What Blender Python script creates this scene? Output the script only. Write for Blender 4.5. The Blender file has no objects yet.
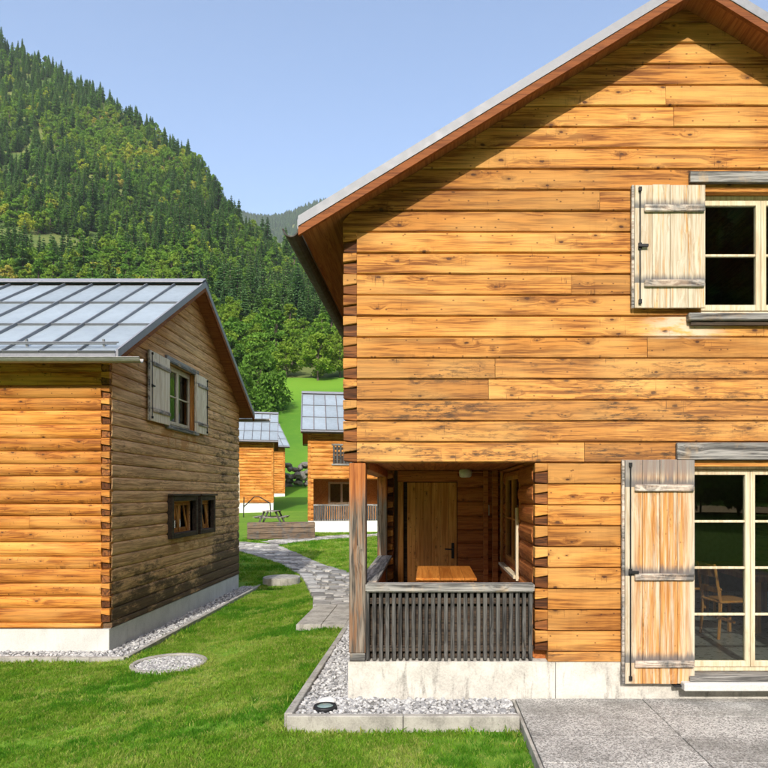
import bpy, bmesh, math, random
from mathutils import Vector, Matrix, noise
rnd = random.Random(11)
scene = bpy.context.scene
COL = scene.collection
# ------------------------------------------------------------ camera, sky, sun, exposure
cam_d = bpy.data.cameras.new('camera'); cam = bpy.data.objects.new('camera', cam_d); COL.objects.link(cam)
cam.location = (0, 0, 0); cam.rotation_euler = (math.pi/2, 0, 0)
cam_d.sensor_width = 36.0; cam_d.lens = 630/768*36
cam_d.shift_x = -(428-384)/768; cam_d.shift_y = (494-384)/768
cam_d.clip_start = 0.05; cam_d.clip_end = 20000
scene.camera = cam
scene.render.resolution_x = 1024; scene.render.resolution_y = 1024

SUN_EL, SUN_AZ = math.radians(33), math.radians(184.5)     # azimuth clockwise from +Y: behind the camera, a touch left
world = bpy.data.worlds.new('World'); scene.world = world; world.use_nodes = True
wn = world.node_tree.nodes; wl = world.node_tree.links; wn.clear()
sky = wn.new('ShaderNodeTexSky'); sky.sky_type = 'NISHITA'; sky.sun_disc = False
sky.sun_elevation = SUN_EL; sky.sun_rotation = SUN_AZ; sky.altitude = 600; sky.air_density = 1.0; sky.dust_density = 5.0; sky.ozone_density = 1.0
bg = wn.new('ShaderNodeBackground'); bg.inputs['Strength'].default_value = 0.15
wo = wn.new('ShaderNodeOutputWorld'); wl.new(sky.outputs[0], bg.inputs[0]); wl.new(bg.outputs[0], wo.inputs[0])
sun_d = bpy.data.lights.new('sun', 'SUN'); sun = bpy.data.objects.new('sun', sun_d); COL.objects.link(sun)
sun_d.energy = 2.05; sun_d.angle = math.radians(0.53); sun_d.color = (1.0, 0.945, 0.86)
S_DIR = Vector((math.sin(SUN_AZ)*math.cos(SUN_EL), math.cos(SUN_AZ)*math.cos(SUN_EL), math.sin(SUN_EL)))
sun.rotation_euler = S_DIR.to_track_quat('Z', 'Y').to_euler(); sun.location = (-3, -20, 16)
scene.view_settings.view_transform = 'Standard'; scene.view_settings.look = 'None'
scene.view_settings.gamma = 1.0; scene.view_settings.use_curve_mapping = False
scene.view_settings.exposure = 1.12
scene.render.engine = 'CYCLES'; scene.cycles.max_bounces = 8; scene.cycles.volume_bounces = 0

# ------------------------------------------------------------ helpers
def tag(o, label=None, cat=None, group=None, kind=None):
    if label: o['label'] = label
    if cat: o['category'] = cat
    if group: o['group'] = group
    if kind: o['kind'] = kind
    return o
def link(o, parent=None):
    COL.objects.link(o)
    if parent is not None: o.parent = parent
    return o
def empty(name, loc=(0,0,0), rz=0, parent=None):
    o = bpy.data.objects.new(name, None); link(o, parent); o.location = loc; o.rotation_euler = (0, 0, rz); o.empty_display_size = .3
    return o
class MB:
    def __init__(s): s.v = []; s.f = []; s.m = []
    def add(s, vs, fs, mi=0):
        b = len(s.v); s.v += [tuple(p) for p in vs]
        for f in fs: s.f.append(tuple(b+i for i in f)); s.m.append(mi)
        return s
    def box(s, x0, x1, y0, y1, z0, z1, mi=0, T=None):
        vs = [Vector((x, y, z)) for z in (z0, z1) for y in (y0, y1) for x in (x0, x1)]
        if T is not None: vs = [T @ p for p in vs]
        return s.add(vs, [(0,2,3,1),(4,5,7,6),(0,1,5,4),(2,6,7,3),(0,4,6,2),(1,3,7,5)], mi)
    def bar(s, a, b, w, h=None, mi=0, up=(0,0,1)):
        a = Vector(a); b = Vector(b); h = h or w; d = (b-a).normalized(); u = Vector(up)
        if abs(d.dot(u)) > .98: u = Vector((0,1,0))
        r = d.cross(u).normalized(); u = r.cross(d).normalized()
        vs = [p + r*(i*w/2) + u*(j*h/2) for p in (a, b) for i, j in ((-1,-1),(1,-1),(1,1),(-1,1))]
        return s.add(vs, [(0,1,2,3),(7,6,5,4),(0,4,5,1),(1,5,6,2),(2,6,7,3),(3,7,4,0)], mi)
    def tube(s, pts, rs, n=8, mi=0, caps=True):
        pts = [Vector(p) for p in pts]
        if not isinstance(rs, (list, tuple)): rs = [rs]*len(pts)
        rings = []; vs = []
        for i, p in enumerate(pts):
            d = (pts[min(i+1, len(pts)-1)] - pts[max(i-1, 0)]).normalized()
            u = Vector((0,0,1)) if abs(d.z) < .9 else Vector((1,0,0))
            r = d.cross(u).normalized(); u = r.cross(d)
            vs += [p + (r*math.cos(k*2*math.pi/n) + u*math.sin(k*2*math.pi/n))*rs[i] for k in range(n)]
        fs = []
        for i in range(len(pts)-1):
            for k in range(n):
                a = i*n+k; b = i*n+(k+1) % n; fs.append((a, b, b+n, a+n))
        if caps: fs.append(tuple(range(n))[::-1]); fs.append(tuple((len(pts)-1)*n+k for k in range(n)))
        return s.add(vs, fs, mi)
    def lathe(s, prof, c=(0,0,0), n=24, mi=0):
        vs = [(c[0]+r*math.cos(k*2*math.pi/n), c[1]+r*math.sin(k*2*math.pi/n), c[2]+z) for r, z in prof for k in range(n)]
        fs = [(i*n+k, i*n+(k+1) % n, (i+1)*n+(k+1) % n, (i+1)*n+k) for i in range(len(prof)-1) for k in range(n)]
        fs.append(tuple((len(prof)-1)*n+k for k in range(n)))
        return s.add(vs, fs, mi)
    def mesh(s, name, mats, smooth=False, bevel=0, seg=1):
        me = bpy.data.meshes.new(name); me.from_pydata(s.v, [], s.f); me.update()
        for m in (mats if isinstance(mats, (list, tuple)) else [mats]): me.materials.append(m)
        me.polygons.foreach_set('material_index', s.m)
        bm = bmesh.new(); bm.from_mesh(me)
        bmesh.ops.recalc_face_normals(bm, faces=bm.faces)
        if bevel: bmesh.ops.bevel(bm, geom=list(bm.edges), offset=bevel, segments=seg, affect='EDGES', clamp_overlap=True)
        bm.to_mesh(me); bm.free()
        if smooth: me.polygons.foreach_set('use_smooth', [True]*len(me.polygons))
        return me
    def build(s, name, mats, parent=None, smooth=False, bevel=0, seg=1):
        return link(bpy.data.objects.new(name, s.mesh(name, mats, smooth, bevel, seg)), parent)
def obj(name, me, parent=None, loc=None, rot=None):
    o = link(bpy.data.objects.new(name, me), parent)
    if loc is not None: o.location = loc
    if rot is not None: o.rotation_euler = rot
    return o
def sstep(a, b, x):
    t = max(0, min(1, (x-a)/(b-a))); return t*t*(3-2*t)
def lerp(a, b, t): return a+(b-a)*t
def table(tb, x):
    if x <= tb[0][0]: return tb[0][1]
    for (a, va), (b, vb) in zip(tb, tb[1:]):
        if x <= b: return lerp(va, vb, (x-a)/(b-a))
    return tb[-1][1]

# ------------------------------------------------------------ materials
class NT:
    def __init__(s, name):
        s.mat = bpy.data.materials.new(name); s.mat.use_nodes = True
        s.t = s.mat.node_tree; s.t.nodes.clear(); s.out = s.n('ShaderNodeOutputMaterial')
    def n(s, k, **kw):
        x = s.t.nodes.new(k)
        for a, b in kw.items(): setattr(x, a, b)
        return x
    def set(s, sock, v):
        if isinstance(v, bpy.types.NodeSocket): s.t.links.new(v, sock)
        elif v is not None:
            if isinstance(v, (tuple, list)) and len(v) == 3 and sock.type == 'RGBA': v = (*v, 1)
            sock.default_value = v
    def math(s, op, a, b=None, c=None, clamp=False):
        x = s.n('ShaderNodeMath', operation=op); x.use_clamp = clamp
        s.set(x.inputs[0], a); s.set(x.inputs[1], b)
        if c is not None: s.set(x.inputs[2], c)
        return x.outputs[0]
    def ramp(s, v, a, b, lo=0., hi=1., smooth=True):
        x = s.n('ShaderNodeMapRange'); x.interpolation_type = 'SMOOTHSTEP' if smooth else 'LINEAR'
        for i, q in enumerate((v, a, b, lo, hi)): s.set(x.inputs[i], q)
        return x.outputs[0]
    def mix(s, f, a, b, mode='MIX'):
        x = s.n('ShaderNodeMix', data_type='RGBA', blend_type=mode); x.clamp_factor = True
        s.set(x.inputs[0], f); s.set(x.inputs[6], a); s.set(x.inputs[7], b); return x.outputs[2]
    def noise(s, vec, scale, detail=4, rough=.55, dist=0., dims='3D', color=False):
        x = s.n('ShaderNodeTexNoise', noise_dimensions=dims)
        s.set(x.inputs['Vector'], vec); x.inputs['Scale'].default_value = scale; x.inputs['Detail'].default_value = detail
        x.inputs['Roughness'].default_value = rough; x.inputs['Distortion'].default_value = dist
        return x.outputs['Color' if color else 'Fac']
    def vor(s, vec, scale, dims='3D', feat='F1', rnd_=1.):
        x = s.n('ShaderNodeTexVoronoi', voronoi_dimensions=dims, feature=feat)
        s.set(x.inputs['Vector'], vec); x.inputs['Scale'].default_value = scale; x.inputs['Randomness'].default_value = rnd_
        return x
    def comb(s, x, y, z):
        c = s.n('ShaderNodeCombineXYZ'); s.set(c.inputs[0], x); s.set(c.inputs[1], y); s.set(c.inputs[2], z); return c.outputs[0]
    def sep(s, v):
        c = s.n('ShaderNodeSeparateXYZ'); s.set(c.inputs[0], v); return c.outputs
    def coord(s): return s.n('ShaderNodeTexCoord').outputs['Object']
    def rand(s): return s.n('ShaderNodeObjectInfo').outputs['Random']
    def bump(s, h, strength=.3, dist=.01):
        x = s.n('ShaderNodeBump'); x.inputs['Strength'].default_value = strength; x.inputs['Distance'].default_value = dist
        s.set(x.inputs['Height'], h); return x.outputs[0]
    def finish(s, col, rough=.7, metal=0., normal=None, spec=.3):
        p = s.n('ShaderNodeBsdfPrincipled')
        s.set(p.inputs['Base Color'], col); s.set(p.inputs['Roughness'], rough); p.inputs['Metallic'].default_value = metal
        p.inputs['Specular IOR Level'].default_value = spec
        if normal is not None: s.set(p.inputs['Normal'], normal)
        s.t.links.new(p.outputs[0], s.out.inputs[0]); return s.mat

def wood(name, c1, c2, axis, weather=None, knot=1.0, var=.22, rough=.72, fine=1.0, tint=None, pitch=.21, bump=.35):
    m = NT(name); co = m.coord(); s = m.sep(co); r = m.rand()
    along = s[axis]; oth = [s[i] for i in range(3) if i != axis]
    a, b = oth[0], oth[1]
    off = m.math('MULTIPLY', r, 91.7)
    al = m.math('ADD', along, off); b2 = m.math('ADD', b, m.math('MULTIPLY', off, 1.37)); a2 = m.math('ADD', a, off)
    # knots: about one cell per board height
    ab = m.math('ADD', a2, b2)
    kv = m.vor(m.comb(m.math('MULTIPLY', al, 2.3), m.math('MULTIPLY', ab, 1.0/pitch*.95), 0), 1.0, '2D')
    kc = m.sep(kv.outputs['Color'])[0]
    kd = m.math('DIVIDE', m.math('ADD', kv.outputs['Distance'], m.math('MULTIPLY', m.math('SUBTRACT', m.noise(m.comb(al, a2, b2), 38, 3, .6), .5), .07)), m.ramp(kc, .4, 1, .45, 1.25, False))
    keep = m.math('GREATER_THAN', kc, .40)
    defl = m.math('MULTIPLY', m.ramp(kd, .45, .0), m.math('MULTIPLY', keep, .035))
    g = m.noise(m.comb(m.math('MULTIPLY', al, 1.1), m.math('MULTIPLY', m.math('ADD', a2, defl), 24), m.math('MULTIPLY', m.math('ADD', b2, defl), 24)), 1.0, 5, .6, .7)
    g2 = m.noise(m.comb(m.math('MULTIPLY', al, 4), m.math('MULTIPLY', a2, 130), m.math('MULTIPLY', b2, 130)), 1.0, 3, .6)
    g3 = m.noise(m.comb(m.math('MULTIPLY', al, .9), m.math('MULTIPLY', a2, 3), m.math('MULTIPLY', b2, 3)), 1.0, 2)
    gg = m.math('ADD', m.math('MULTIPLY', g, .62), m.math('MULTIPLY', g2, .38*fine))
    col = m.mix(m.ramp(gg, .39, .585), c2, c1)
    if tint is not None: col = m.mix(m.ramp(g3, .42, .66), col, m.mix(.55, col, tint))
    kn = m.math('MULTIPLY', m.math('MULTIPLY', m.ramp(kd, .075, .03), keep), knot)
    sk = m.vor(m.comb(m.math('MULTIPLY', al, 7.5), m.math('MULTIPLY', ab, 11), 3.0), 1.0, '2D'); kn = m.math('MAXIMUM', kn, m.math('MULTIPLY', m.math('MULTIPLY', m.ramp(sk.outputs['Distance'], .10, .05), m.math('GREATER_THAN', m.sep(sk.outputs['Color'])[1], .72)), .75*knot))
    halo = m.math('MULTIPLY', m.math('MULTIPLY', m.ramp(kd, .22, .05), keep), .35*knot)
    col = m.mix(halo, col, tuple(c*.45 for c in c2))
    # short dark checks running out of some knots
    ck = m.noise(m.comb(m.math('MULTIPLY', al, 42), m.math('MULTIPLY', a2, 4), m.math('MULTIPLY', b2, 4)), 1.0, 3, .7)
    ckm = m.math('MULTIPLY', m.math('MULTIPLY', m.ramp(ck, .60, .68), m.ramp(kd, .55, .1)), .75*knot)
    col = m.mix(ckm, col, (.10, .04, .014))
    col = m.mix(kn, col, (.085, .032, .012))
    # per-board value change
    val = m.math('ADD', m.math('MULTIPLY', m.math('FRACT', m.math('MULTIPLY', r, 7.31)), 2*var), 1-var)
    col = m.mix(1.0, col, m.comb(val, m.math('POWER', val, 1.15), m.math('POWER', val, 1.3)), 'MULTIPLY')
    pw = m.noise(m.comb(m.math('MULTIPLY', al, .45), m.math('MULTIPLY', a2, 2.0), m.math('MULTIPLY', b2, 2.0)), 1.0, 4, .65)
    col = m.mix(m.ramp(pw, .56, .70, 0, .45), col, m.mix(1.0, col, (.62, .50, .42), 'MULTIPLY'))
    if weather: col = weather(m, col, s, gg)
    nb = m.bump(m.math('ADD', m.math('MULTIPLY', gg, 1.0), m.math('MULTIPLY', kn, -.4)), bump, .012)
    return m.finish(col, rough, 0, nb, .25)

def band(m, v, a, b, soft=.06):
    return m.math('MULTIPLY', m.ramp(v, a-soft, a+soft), m.ramp(v, b+soft, b-soft))
def w_main(m, col, s, gg):
    co = m.comb(s[0], s[1], s[2])
    n1 = m.noise(m.comb(m.math('MULTIPLY', s[0], 6), 0, m.math('MULTIPLY', s[2], 34)), 1.0, 6, .75)
    z = s[2]
    k = m.math('ADD', band(m, z, 2.44, 2.60, .05), m.math('ADD', band(m, z, 1.98, 2.17, .03), m.math('MULTIPLY', band(m, z, 0.0, .12, .03), .8)), clamp=True)
    k = m.math('ADD', k, m.math('MULTIPLY', band(m, z, 2.2, 3.05, .1), .75), clamp=True)
    st = m.math('MULTIPLY', m.math('MULTIPLY', m.ramp(n1, .47, .57), m.ramp(m.noise(m.comb(m.math('MULTIPLY', s[0], 1.6), 0, m.math('MULTIPLY', z, 5)), 1.0, 4, .65), .46, .58)), k)
    col = m.mix(m.math('MULTIPLY', k, .12), col, (.44, .30, .15))
    col = m.mix(m.math('MULTIPLY', st, .8), col, (.045, .03, .02))
    # bleached patch under the upper window
    n2 = m.noise(m.comb(m.math('MULTIPLY', s[0], 4), 0, m.math('MULTIPLY', z, 14)), 1.0, 4, .6)
    pch = m.math('MULTIPLY', m.math('MULTIPLY', band(m, z, 3.24, 3.46, .02), band(m, s[0], 3.1, 3.75, .2)), m.ramp(n2, .36, .56))
    col = m.mix(m.math('MULTIPLY', pch, .75), col, (.60, .50, .38))
    n3 = m.noise(m.comb(m.math('MULTIPLY', s[0], .8), 0, m.math('MULTIPLY', s[2], 2.2)), 1.0, 3, .5)
    col = m.mix(m.ramp(n3, .38, .7, 0, .4), col, m.mix(1.0, col, (1.12, 1.2, 1.35), 'MULTIPLY'))
    rs = m.noise(m.comb(m.math('MULTIPLY', s[0], 5), 0, m.math('MULTIPLY', z, .5)), 1.0, 5, .7)
    col = m.mix(m.ramp(rs, .50, .70, 0, .18), col, m.mix(1.0, col, (.55, .47, .42), 'MULTIPLY'))
    return col
def w_gable(m, col, s, gg):                 # weathered gable of the house on the left
    x, z = s[0], s[2]
    zr = m.math('SUBTRACT', 6.54, m.math('MULTIPLY', m.math('ABSOLUTE', m.math('SUBTRACT', x, 3.42)), .61))
    dr = m.math('SUBTRACT', zr, z)
    nA = m.noise(m.comb(m.math('MULTIPLY', x, .9), 0, m.math('MULTIPLY', z, 2.2)), 1.0, 5, .65)
    prot = m.ramp(m.math('ADD', dr, m.math('MULTIPLY', nA, -1.2)), .55, -.55)
    grey = m.mix(m.ramp(gg, .38, .6), (.36, .19, .08), (.85, .52, .26))
    grey = m.mix(m.ramp(nA, .4, .65), grey, m.mix(.4, grey, (.38, .25, .12)))
    col = m.mix(m.math('ADD', m.math('MULTIPLY', prot, .9), .06, clamp=True), grey, col)
    nB = m.noise(m.comb(m.math('MULTIPLY', x, 1.2), 7, m.math('MULTIPLY', z, 4.0)), 1.0, 10, .80)
    low = m.ramp(z, 1.6, .0, 0, .21); right = m.math('MULTIPLY', m.ramp(x, 3.4, 5.8, 0, .10), m.ramp(z, 4.6, 3.6))
    mm = m.math('ADD', nB, m.math('ADD', low, right))
    win = m.math('MULTIPLY', m.math('MULTIPLY', band(m, x, 2.2, 4.7, .1), band(m, z, .7, 1.5, .3)), .22)   # washed patch under the small windows
    mm = m.math('SUBTRACT', mm, win)
    mould = m.ramp(m.math('ADD', mm, m.math('MULTIPLY', m.math('SUBTRACT', m.noise(m.comb(m.math('MULTIPLY', x, 5), 2, m.math('MULTIPLY', z, 14)), 1.0, 5, .7), .5), .30)), .55, .72)
    col = m.mix(m.math('MULTIPLY', mould, .86), col, (.026, .018, .014))
    org = m.math('MULTIPLY', m.math('MULTIPLY', band(m, x, 1.9, 3.9, .2), band(m, z, 3.05, 3.55, .08)), m.ramp(m.noise(m.comb(x, 3, z), 4.5, 4, .6), .47, .54))
    col = m.mix(m.math('MULTIPLY', org, .8), col, (.48, .22, .07))
    org2 = m.math('MULTIPLY', m.math('MULTIPLY', band(m, x, 2.3, 4.6, .1), band(m, z, .95, 1.32, .1)), m.ramp(m.noise(m.comb(x, 9, z), 3.5, 4, .6), .45, .55))
    col = m.mix(m.math('MULTIPLY', org2, .7), col, (.36, .17, .055))
    return col
def w_grey(amount, lev=1.0):
    def f(m, col, s, gg):
        n = m.noise(m.comb(m.math('MULTIPLY', s[0], 4), m.math('MULTIPLY', s[1], 4), m.math('MULTIPLY', s[2], 3)), 1.0, 6, .7)
        g = m.mix(m.ramp(gg, .38, .62), (.05*lev, .048*lev, .046*lev), (.34*lev, .325*lev, .30*lev))
        return m.mix(m.ramp(n, .62-.5*amount, .78-.4*amount), col, g)
    return f
def w_post(m, col, s, gg):                  # grey old post, still orange under the beam
    n = m.noise(m.comb(m.math('MULTIPLY', s[0], 26), m.math('MULTIPLY', s[1], 26), m.math('MULTIPLY', s[2], 1.6)), 1.0, 5, .65)
    g = m.mix(m.ramp(gg, .38, .62), (.035, .030, .026), (.27, .225, .18))
    g = m.mix(m.ramp(n, .45, .6), g, m.mix(.6, g, (.28, .13, .055)))
    top = m.ramp(m.math('ADD', s[2], m.math('MULTIPLY', n, .5)), 1.75, 2.1)
    return m.mix(top, g, col)
def w_shut(orange, zt, zb, bats, cx=None, hw=.35, run=.16, pl=1.0):           # bleached shutters: bare orange middle, grey run-off above each batten
    def f(m, col, s, gg):
        z = s[2]; h = sum(s_ is not None for s_ in (1,))
        str_ = m.noise(m.comb(m.math('MULTIPLY', s[0], 34), m.math('MULTIPLY', s[1], 34), m.math('MULTIPLY', z, 1.3)), 1.0, 5, .7)
        pale = m.mix(m.ramp(gg, .36, .6), (.40*pl, .31*pl, .20*pl), (.60*pl, .53*pl, .41*pl))
        o = m.ramp(str_, .62-orange*.24, .72-orange*.12)
        if cx is not None:
            dx = m.math('ABSOLUTE', m.math('SUBTRACT', m.math('ABSOLUTE', m.math('SUBTRACT', s[0], cx[0])), cx[1]))
            o = m.math('MULTIPLY', o, m.ramp(m.math('ADD', dx, m.math('MULTIPLY', str_, .10)), hw+.04, hw-.10))
        out = m.mix(o, pale, col)
        for zbt in bats:
            gm = m.math('MULTIPLY', m.ramp(m.math('SUBTRACT', z, m.math('MULTIPLY', str_, run)), zbt+.02, zbt-.06), m.math('GREATER_THAN', z, zbt))
            out = m.mix(m.math('MULTIPLY', gm, .85), out, (.10, .105, .115))
        gt = m.ramp(m.math('ADD', z, m.math('MULTIPLY', str_, .2)), zt-.12, zt+.05)
        out = m.mix(m.math('MULTIPLY', gt, .75), out, (.17, .17, .175))
        return out
    return f
HON1, HON2 = (.55, .232, .046), (.17, .052, .008)
M = {}
M['front'] = wood('honey_boards', HON1, HON2, 0, w_main, tint=(.66, .35, .10), var=.24)
M['side'] = wood('honey_logs', (.56, .218, .036), (.21, .058, .008), 1, tint=(.66, .33, .085), var=.2)
M['sidex'] = wood('honey_logs_x', (.56, .218, .036), (.21, .058, .008), 0, tint=(.66, .33, .085), var=.2)
M['gable'] = wood('weathered_gable_boards', (.50, .21, .055), (.28, .10, .02), 0, w_gable, var=.2, knot=.6)
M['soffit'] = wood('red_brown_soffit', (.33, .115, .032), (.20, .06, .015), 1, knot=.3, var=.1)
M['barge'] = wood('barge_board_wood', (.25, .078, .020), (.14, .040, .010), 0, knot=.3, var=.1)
M['porch'] = wood('porch_red_boards', (.50, .175, .045), (.29, .08, .018), 0, knot=.6, var=.15)
M['porch_y'] = wood('porch_red_boards_y', (.50, .175, .045), (.29, .08, .018), 1, knot=.6, var=.15)
M['porch_back'] = wood('porch_back_boards', (.62, .30, .08), (.42, .16, .03), 0, knot=.6, var=.12)
M['door'] = wood('old_door_boards', (.76, .36, .095), (.50, .19, .04), 2, None, knot=.7, pitch=.14)
M['trim'] = wood('orange_trim', (.58, .27, .065), (.36, .13, .025), 2, knot=.3, var=.1)
M['trimx'] = wood('orange_trim_x', (.58, .27, .065), (.36, .13, .025), 0, knot=.3, var=.1)
M['sash'] = wood('pale_sash', (.70, .61, .44), (.54, .43, .27), 2, knot=.15, var=.05, bump=.1)
M['greyx'] = wood('silver_grey_timber_x', (.46, .33, .20), (.22, .15, .09), 0, w_grey(.72), knot=.5)
M['greyy'] = wood('silver_grey_timber_y', (.46, .33, .20), (.22, .15, .09), 1, w_grey(.8), knot=.5)
M['greyz'] = wood('silver_grey_timber_z', (.24, .17, .11), (.10, .07, .045), 2, w_grey(.9, .36), knot=.5, var=.45)
M['dark'] = wood('blackened_timber', (.075, .052, .036), (.02, .015, .012), 0, knot=.4)
M['post'] = wood('weathered_post', (.55, .20, .05), (.28, .08, .02), 2, w_post, knot=.5)
M['end'] = wood('log_end_grain', (.24, .085, .022), (.055, .020, .008), 0, knot=0, var=.5)
M['shut_up'] = wood('bleached_shutter', (.60, .34, .12), (.42, .20, .06), 2, w_shut(.38, 9, 0, (3.77, 4.51)), knot=.5, var=.06, pitch=.17)
M['shut_dn'] = wood('streaked_shutter', (.60, .31, .10), (.40, .165, .04), 2, w_shut(1.25, 1.98, 0, (-.32, .01, .87, 1.75), (4.11, .95), .35, .20), knot=.5, var=.07, pitch=.17)
M['shut_l'] = wood('grey_shutter', (.62, .47, .33), (.44, .30, .19), 2, w_shut(.2, 9, 0, (3.67, 4.51), None, .35, .08, 1.42), knot=.4, var=.06, pitch=.17)
M['table'] = wood('varnished_table', (.50, .19, .035), (.33, .10, .015), 1, knot=.3, rough=.35)
M['chairw'] = wood('chair_wood', (.55, .25, .07), (.38, .14, .03), 2, knot=.1, rough=.4)

def concrete(name, c, dark=.5, scale=3, stain=.5):
    m = NT(name); co = m.coord(); s = m.sep(co)
    n1 = m.noise(co, scale, 6, .65); n2 = m.noise(co, 60, 4, .7); n3 = m.noise(m.comb(m.math('MULTIPLY', s[0], 9), m.math('MULTIPLY', s[1], 9), m.math('MULTIPLY', s[2], 1.5)), 1, 5, .7)
    col = m.mix(m.ramp(n1, .35, .65), tuple(x*dark for x in c), c)
    col = m.mix(m.ramp(n3, .52, .68, 0, stain), col, tuple(x*.30 for x in c))
    col = m.mix(m.ramp(n2, .35, .65, 0, .35), col, tuple(min(.9, x*1.25) for x in c))
    pit = m.vor(co, 45); col = m.mix(m.math('MULTIPLY', m.ramp(pit.outputs['Distance'], .16, .08), .5), col, tuple(x*.3 for x in c))
    return m.finish(col, .85, 0, m.bump(n2, .25, .006), .2)
M['found'] = concrete('foundation_concrete', (.60, .57, .51), .66, 2.5, .75)
M['found2'] = concrete('smooth_concrete', (.58, .575, .54), .82, 2, .2)
M['kerb'] = concrete('kerb_concrete', (.40, .38, .335), .55, 4, .7)
M['slab'] = None
def slabmat():
    m = NT('exposed_aggregate'); co = m.coord()
    v = m.vor(co, 75); v2 = m.vor(co, 150)
    c = m.sep(v.outputs['Color'])[0]; c2 = m.sep(v2.outputs['Color'])[1]
    col = m.mix(m.ramp(c, .15, .9), (.13, .125, .115), (.44, .43, .40))
    col = m.mix(m.ramp(c2, .3, .9, 0, .5), col, (.62, .60, .56))
    n = m.noise(co, 1.4, 7, .7); col = m.mix(m.ramp(n, .40, .66, 0, .6), col, (.13, .125, .11))
    n5 = m.noise(co, .9, 5, .7); col = m.mix(m.ramp(n5, .54, .68, 0, .35), col, (.52, .50, .46))
    val = m.math('ADD', m.math('MULTIPLY', m.rand(), .22), .9)
    col = m.mix(1, col, m.comb(val, val, val), 'MULTIPLY')
    return m.finish(col, .9, 0, m.bump(v.outputs['Distance'], .5, .006), .2)
M['slab'] = slabmat()
def stone(name, a, b, sc=30):
    m = NT(name); co = m.coord(); r = m.rand()
    n = m.noise(co, sc, 5, .65)
    col = m.mix(m.ramp(r, 0, 1, 0, 1, False), a, b); col = m.mix(m.ramp(n, .35, .65, 0, .5), col, tuple(x*.5 for x in a))
    return m.finish(col, .8, 0, m.bump(n, .3, .01), .3)
M['pebble'] = stone('grey_white_pebbles', (.22, .22, .225), (.72, .71, .69), 18)
M['slate'] = stone('grey_path_slate', (.19, .183, .17), (.62, .60, .555), 6)
M['rock'] = stone('wall_rock', (.12, .115, .105), (.36, .34, .31), 3)
def plain(name, c, rough=.5, metal=0., spec=.4):
    m = NT(name); n = m.noise(m.coord(), 14, 4, .6)
    return m.finish(m.mix(m.ramp(n, .3, .7), tuple(x*.82 for x in c), c), m.ramp(n, .3, .7, rough*.85, min(1, rough*1.15)), metal, None, spec)
M['iron'] = plain('black_iron', (.02, .02, .021), .55, .3)
M['white'] = plain('white_enamel', (.78, .76, .70), .35)
M['plaster'] = plain('white_plaster', (.62, .59, .53), .85)
M['tile'] = plain('floor_tile', (.30, .28, .26), .3)
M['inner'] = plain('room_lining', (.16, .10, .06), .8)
M['soil'] = plain('soil', (.10, .075, .05), .95)
M['grit'] = plain('grit', (.20, .195, .185), .95)
def zinc(name, c):
    m = NT(name); co = m.coord(); r = m.rand()
    n = m.noise(co, 1.6, 6, .6); n2 = m.noise(co, 9, 4, .6)
    val = m.math('ADD', m.math('MULTIPLY', r, .16), .9)
    col = m.mix(m.ramp(n, .3, .7), tuple(x*.8 for x in c), c); col = m.mix(1, col, m.comb(val, val, val), 'MULTIPLY')
    return m.finish(col, m.ramp(n2, .3, .7, .38, .6), .30, m.bump(n, .12, .03), .5)
M['zinc'] = zinc('zinc_roof', (.40, .465, .51)); M['zincd'] = zinc('dark_zinc', (.20, .21, .225)); M['verge'] = plain('pale_verge_metal', (.27, .275, .305), .55, .1)
M['gut'] = plain('gutter_metal', (.30, .29, .28), .5, .5); M['gutd'] = plain('dark_gutter', (.035, .028, .022), .6, .2)
def glass():
    m = NT('window_glass'); f = m.n('ShaderNodeFresnel'); f.inputs[0].default_value = 1.5
    t = m.n('ShaderNodeBsdfTransparent'); t.inputs[0].default_value = (.78, .82, .80, 1)
    g = m.n('ShaderNodeBsdfGlossy'); g.inputs['Roughness'].default_value = .01
    n = m.noise(m.coord(), 1.2, 2); m.set(g.inputs['Normal'], m.bump(n, .08, .02))
    x = m.n('ShaderNodeMixShader'); m.set(x.inputs[0], m.math('ADD', f.outputs[0], .0)); m.set(x.inputs[1], t.outputs[0]); m.set(x.inputs[2], g.outputs[0])
    m.t.links.new(x.outputs[0], m.out.inputs[0]); return m.mat
M['glass'] = glass()
def foliage(name, cols, trans=.35, hue=1.0):
    m = NT(name); r = m.rand(); co = m.coord()
    rp = m.n('ShaderNodeValToRGB'); e = rp.color_ramp.elements
    e[0].position = 0; e[0].color = (*cols[0], 1); e[1].position = 1; e[1].color = (*cols[-1], 1)
    for i, c in enumerate(cols[1:-1]): q = e.new((i+1)/(len(cols)-1)); q.color = (*c, 1)
    m.set(rp.inputs[0], r)
    n = m.noise(co, .55, 3, .6); gi = m.noise(co, 6.0, 2)
    val = m.ramp(n, .3, .7, .72, 1.22); val = m.math('MULTIPLY', val, m.ramp(gi, .3, .7, .8, 1.15))
    col = m.mix(1, rp.outputs[0], m.comb(val, val, val), 'MULTIPLY')
    d = m.n('ShaderNodeBsdfDiffuse'); t = m.n('ShaderNodeBsdfTranslucent'); x = m.n('ShaderNodeMixShader')
    m.set(d.inputs[0], col); m.set(t.inputs[0], m.mix(1, col, (1.1, 1.25, .6), 'MULTIPLY')); x.inputs[0].default_value = trans
    m.t.links.new(d.outputs[0], x.inputs[1]); m.t.links.new(t.outputs[0], x.inputs[2]); m.t.links.new(x.outputs[0], m.out.inputs[0]); return m.mat
M['spruce'] = foliage('spruce_needles', [(.065, .140, .052), (.135, .245, .075), (.100, .200, .078), (.190, .310, .080)], .3)
M['broad'] = foliage('broad_leaves', [(.12, .25, .040), (.17, .30, .044), (.24, .34, .046), (.14, .27, .044)], .4)
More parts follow.
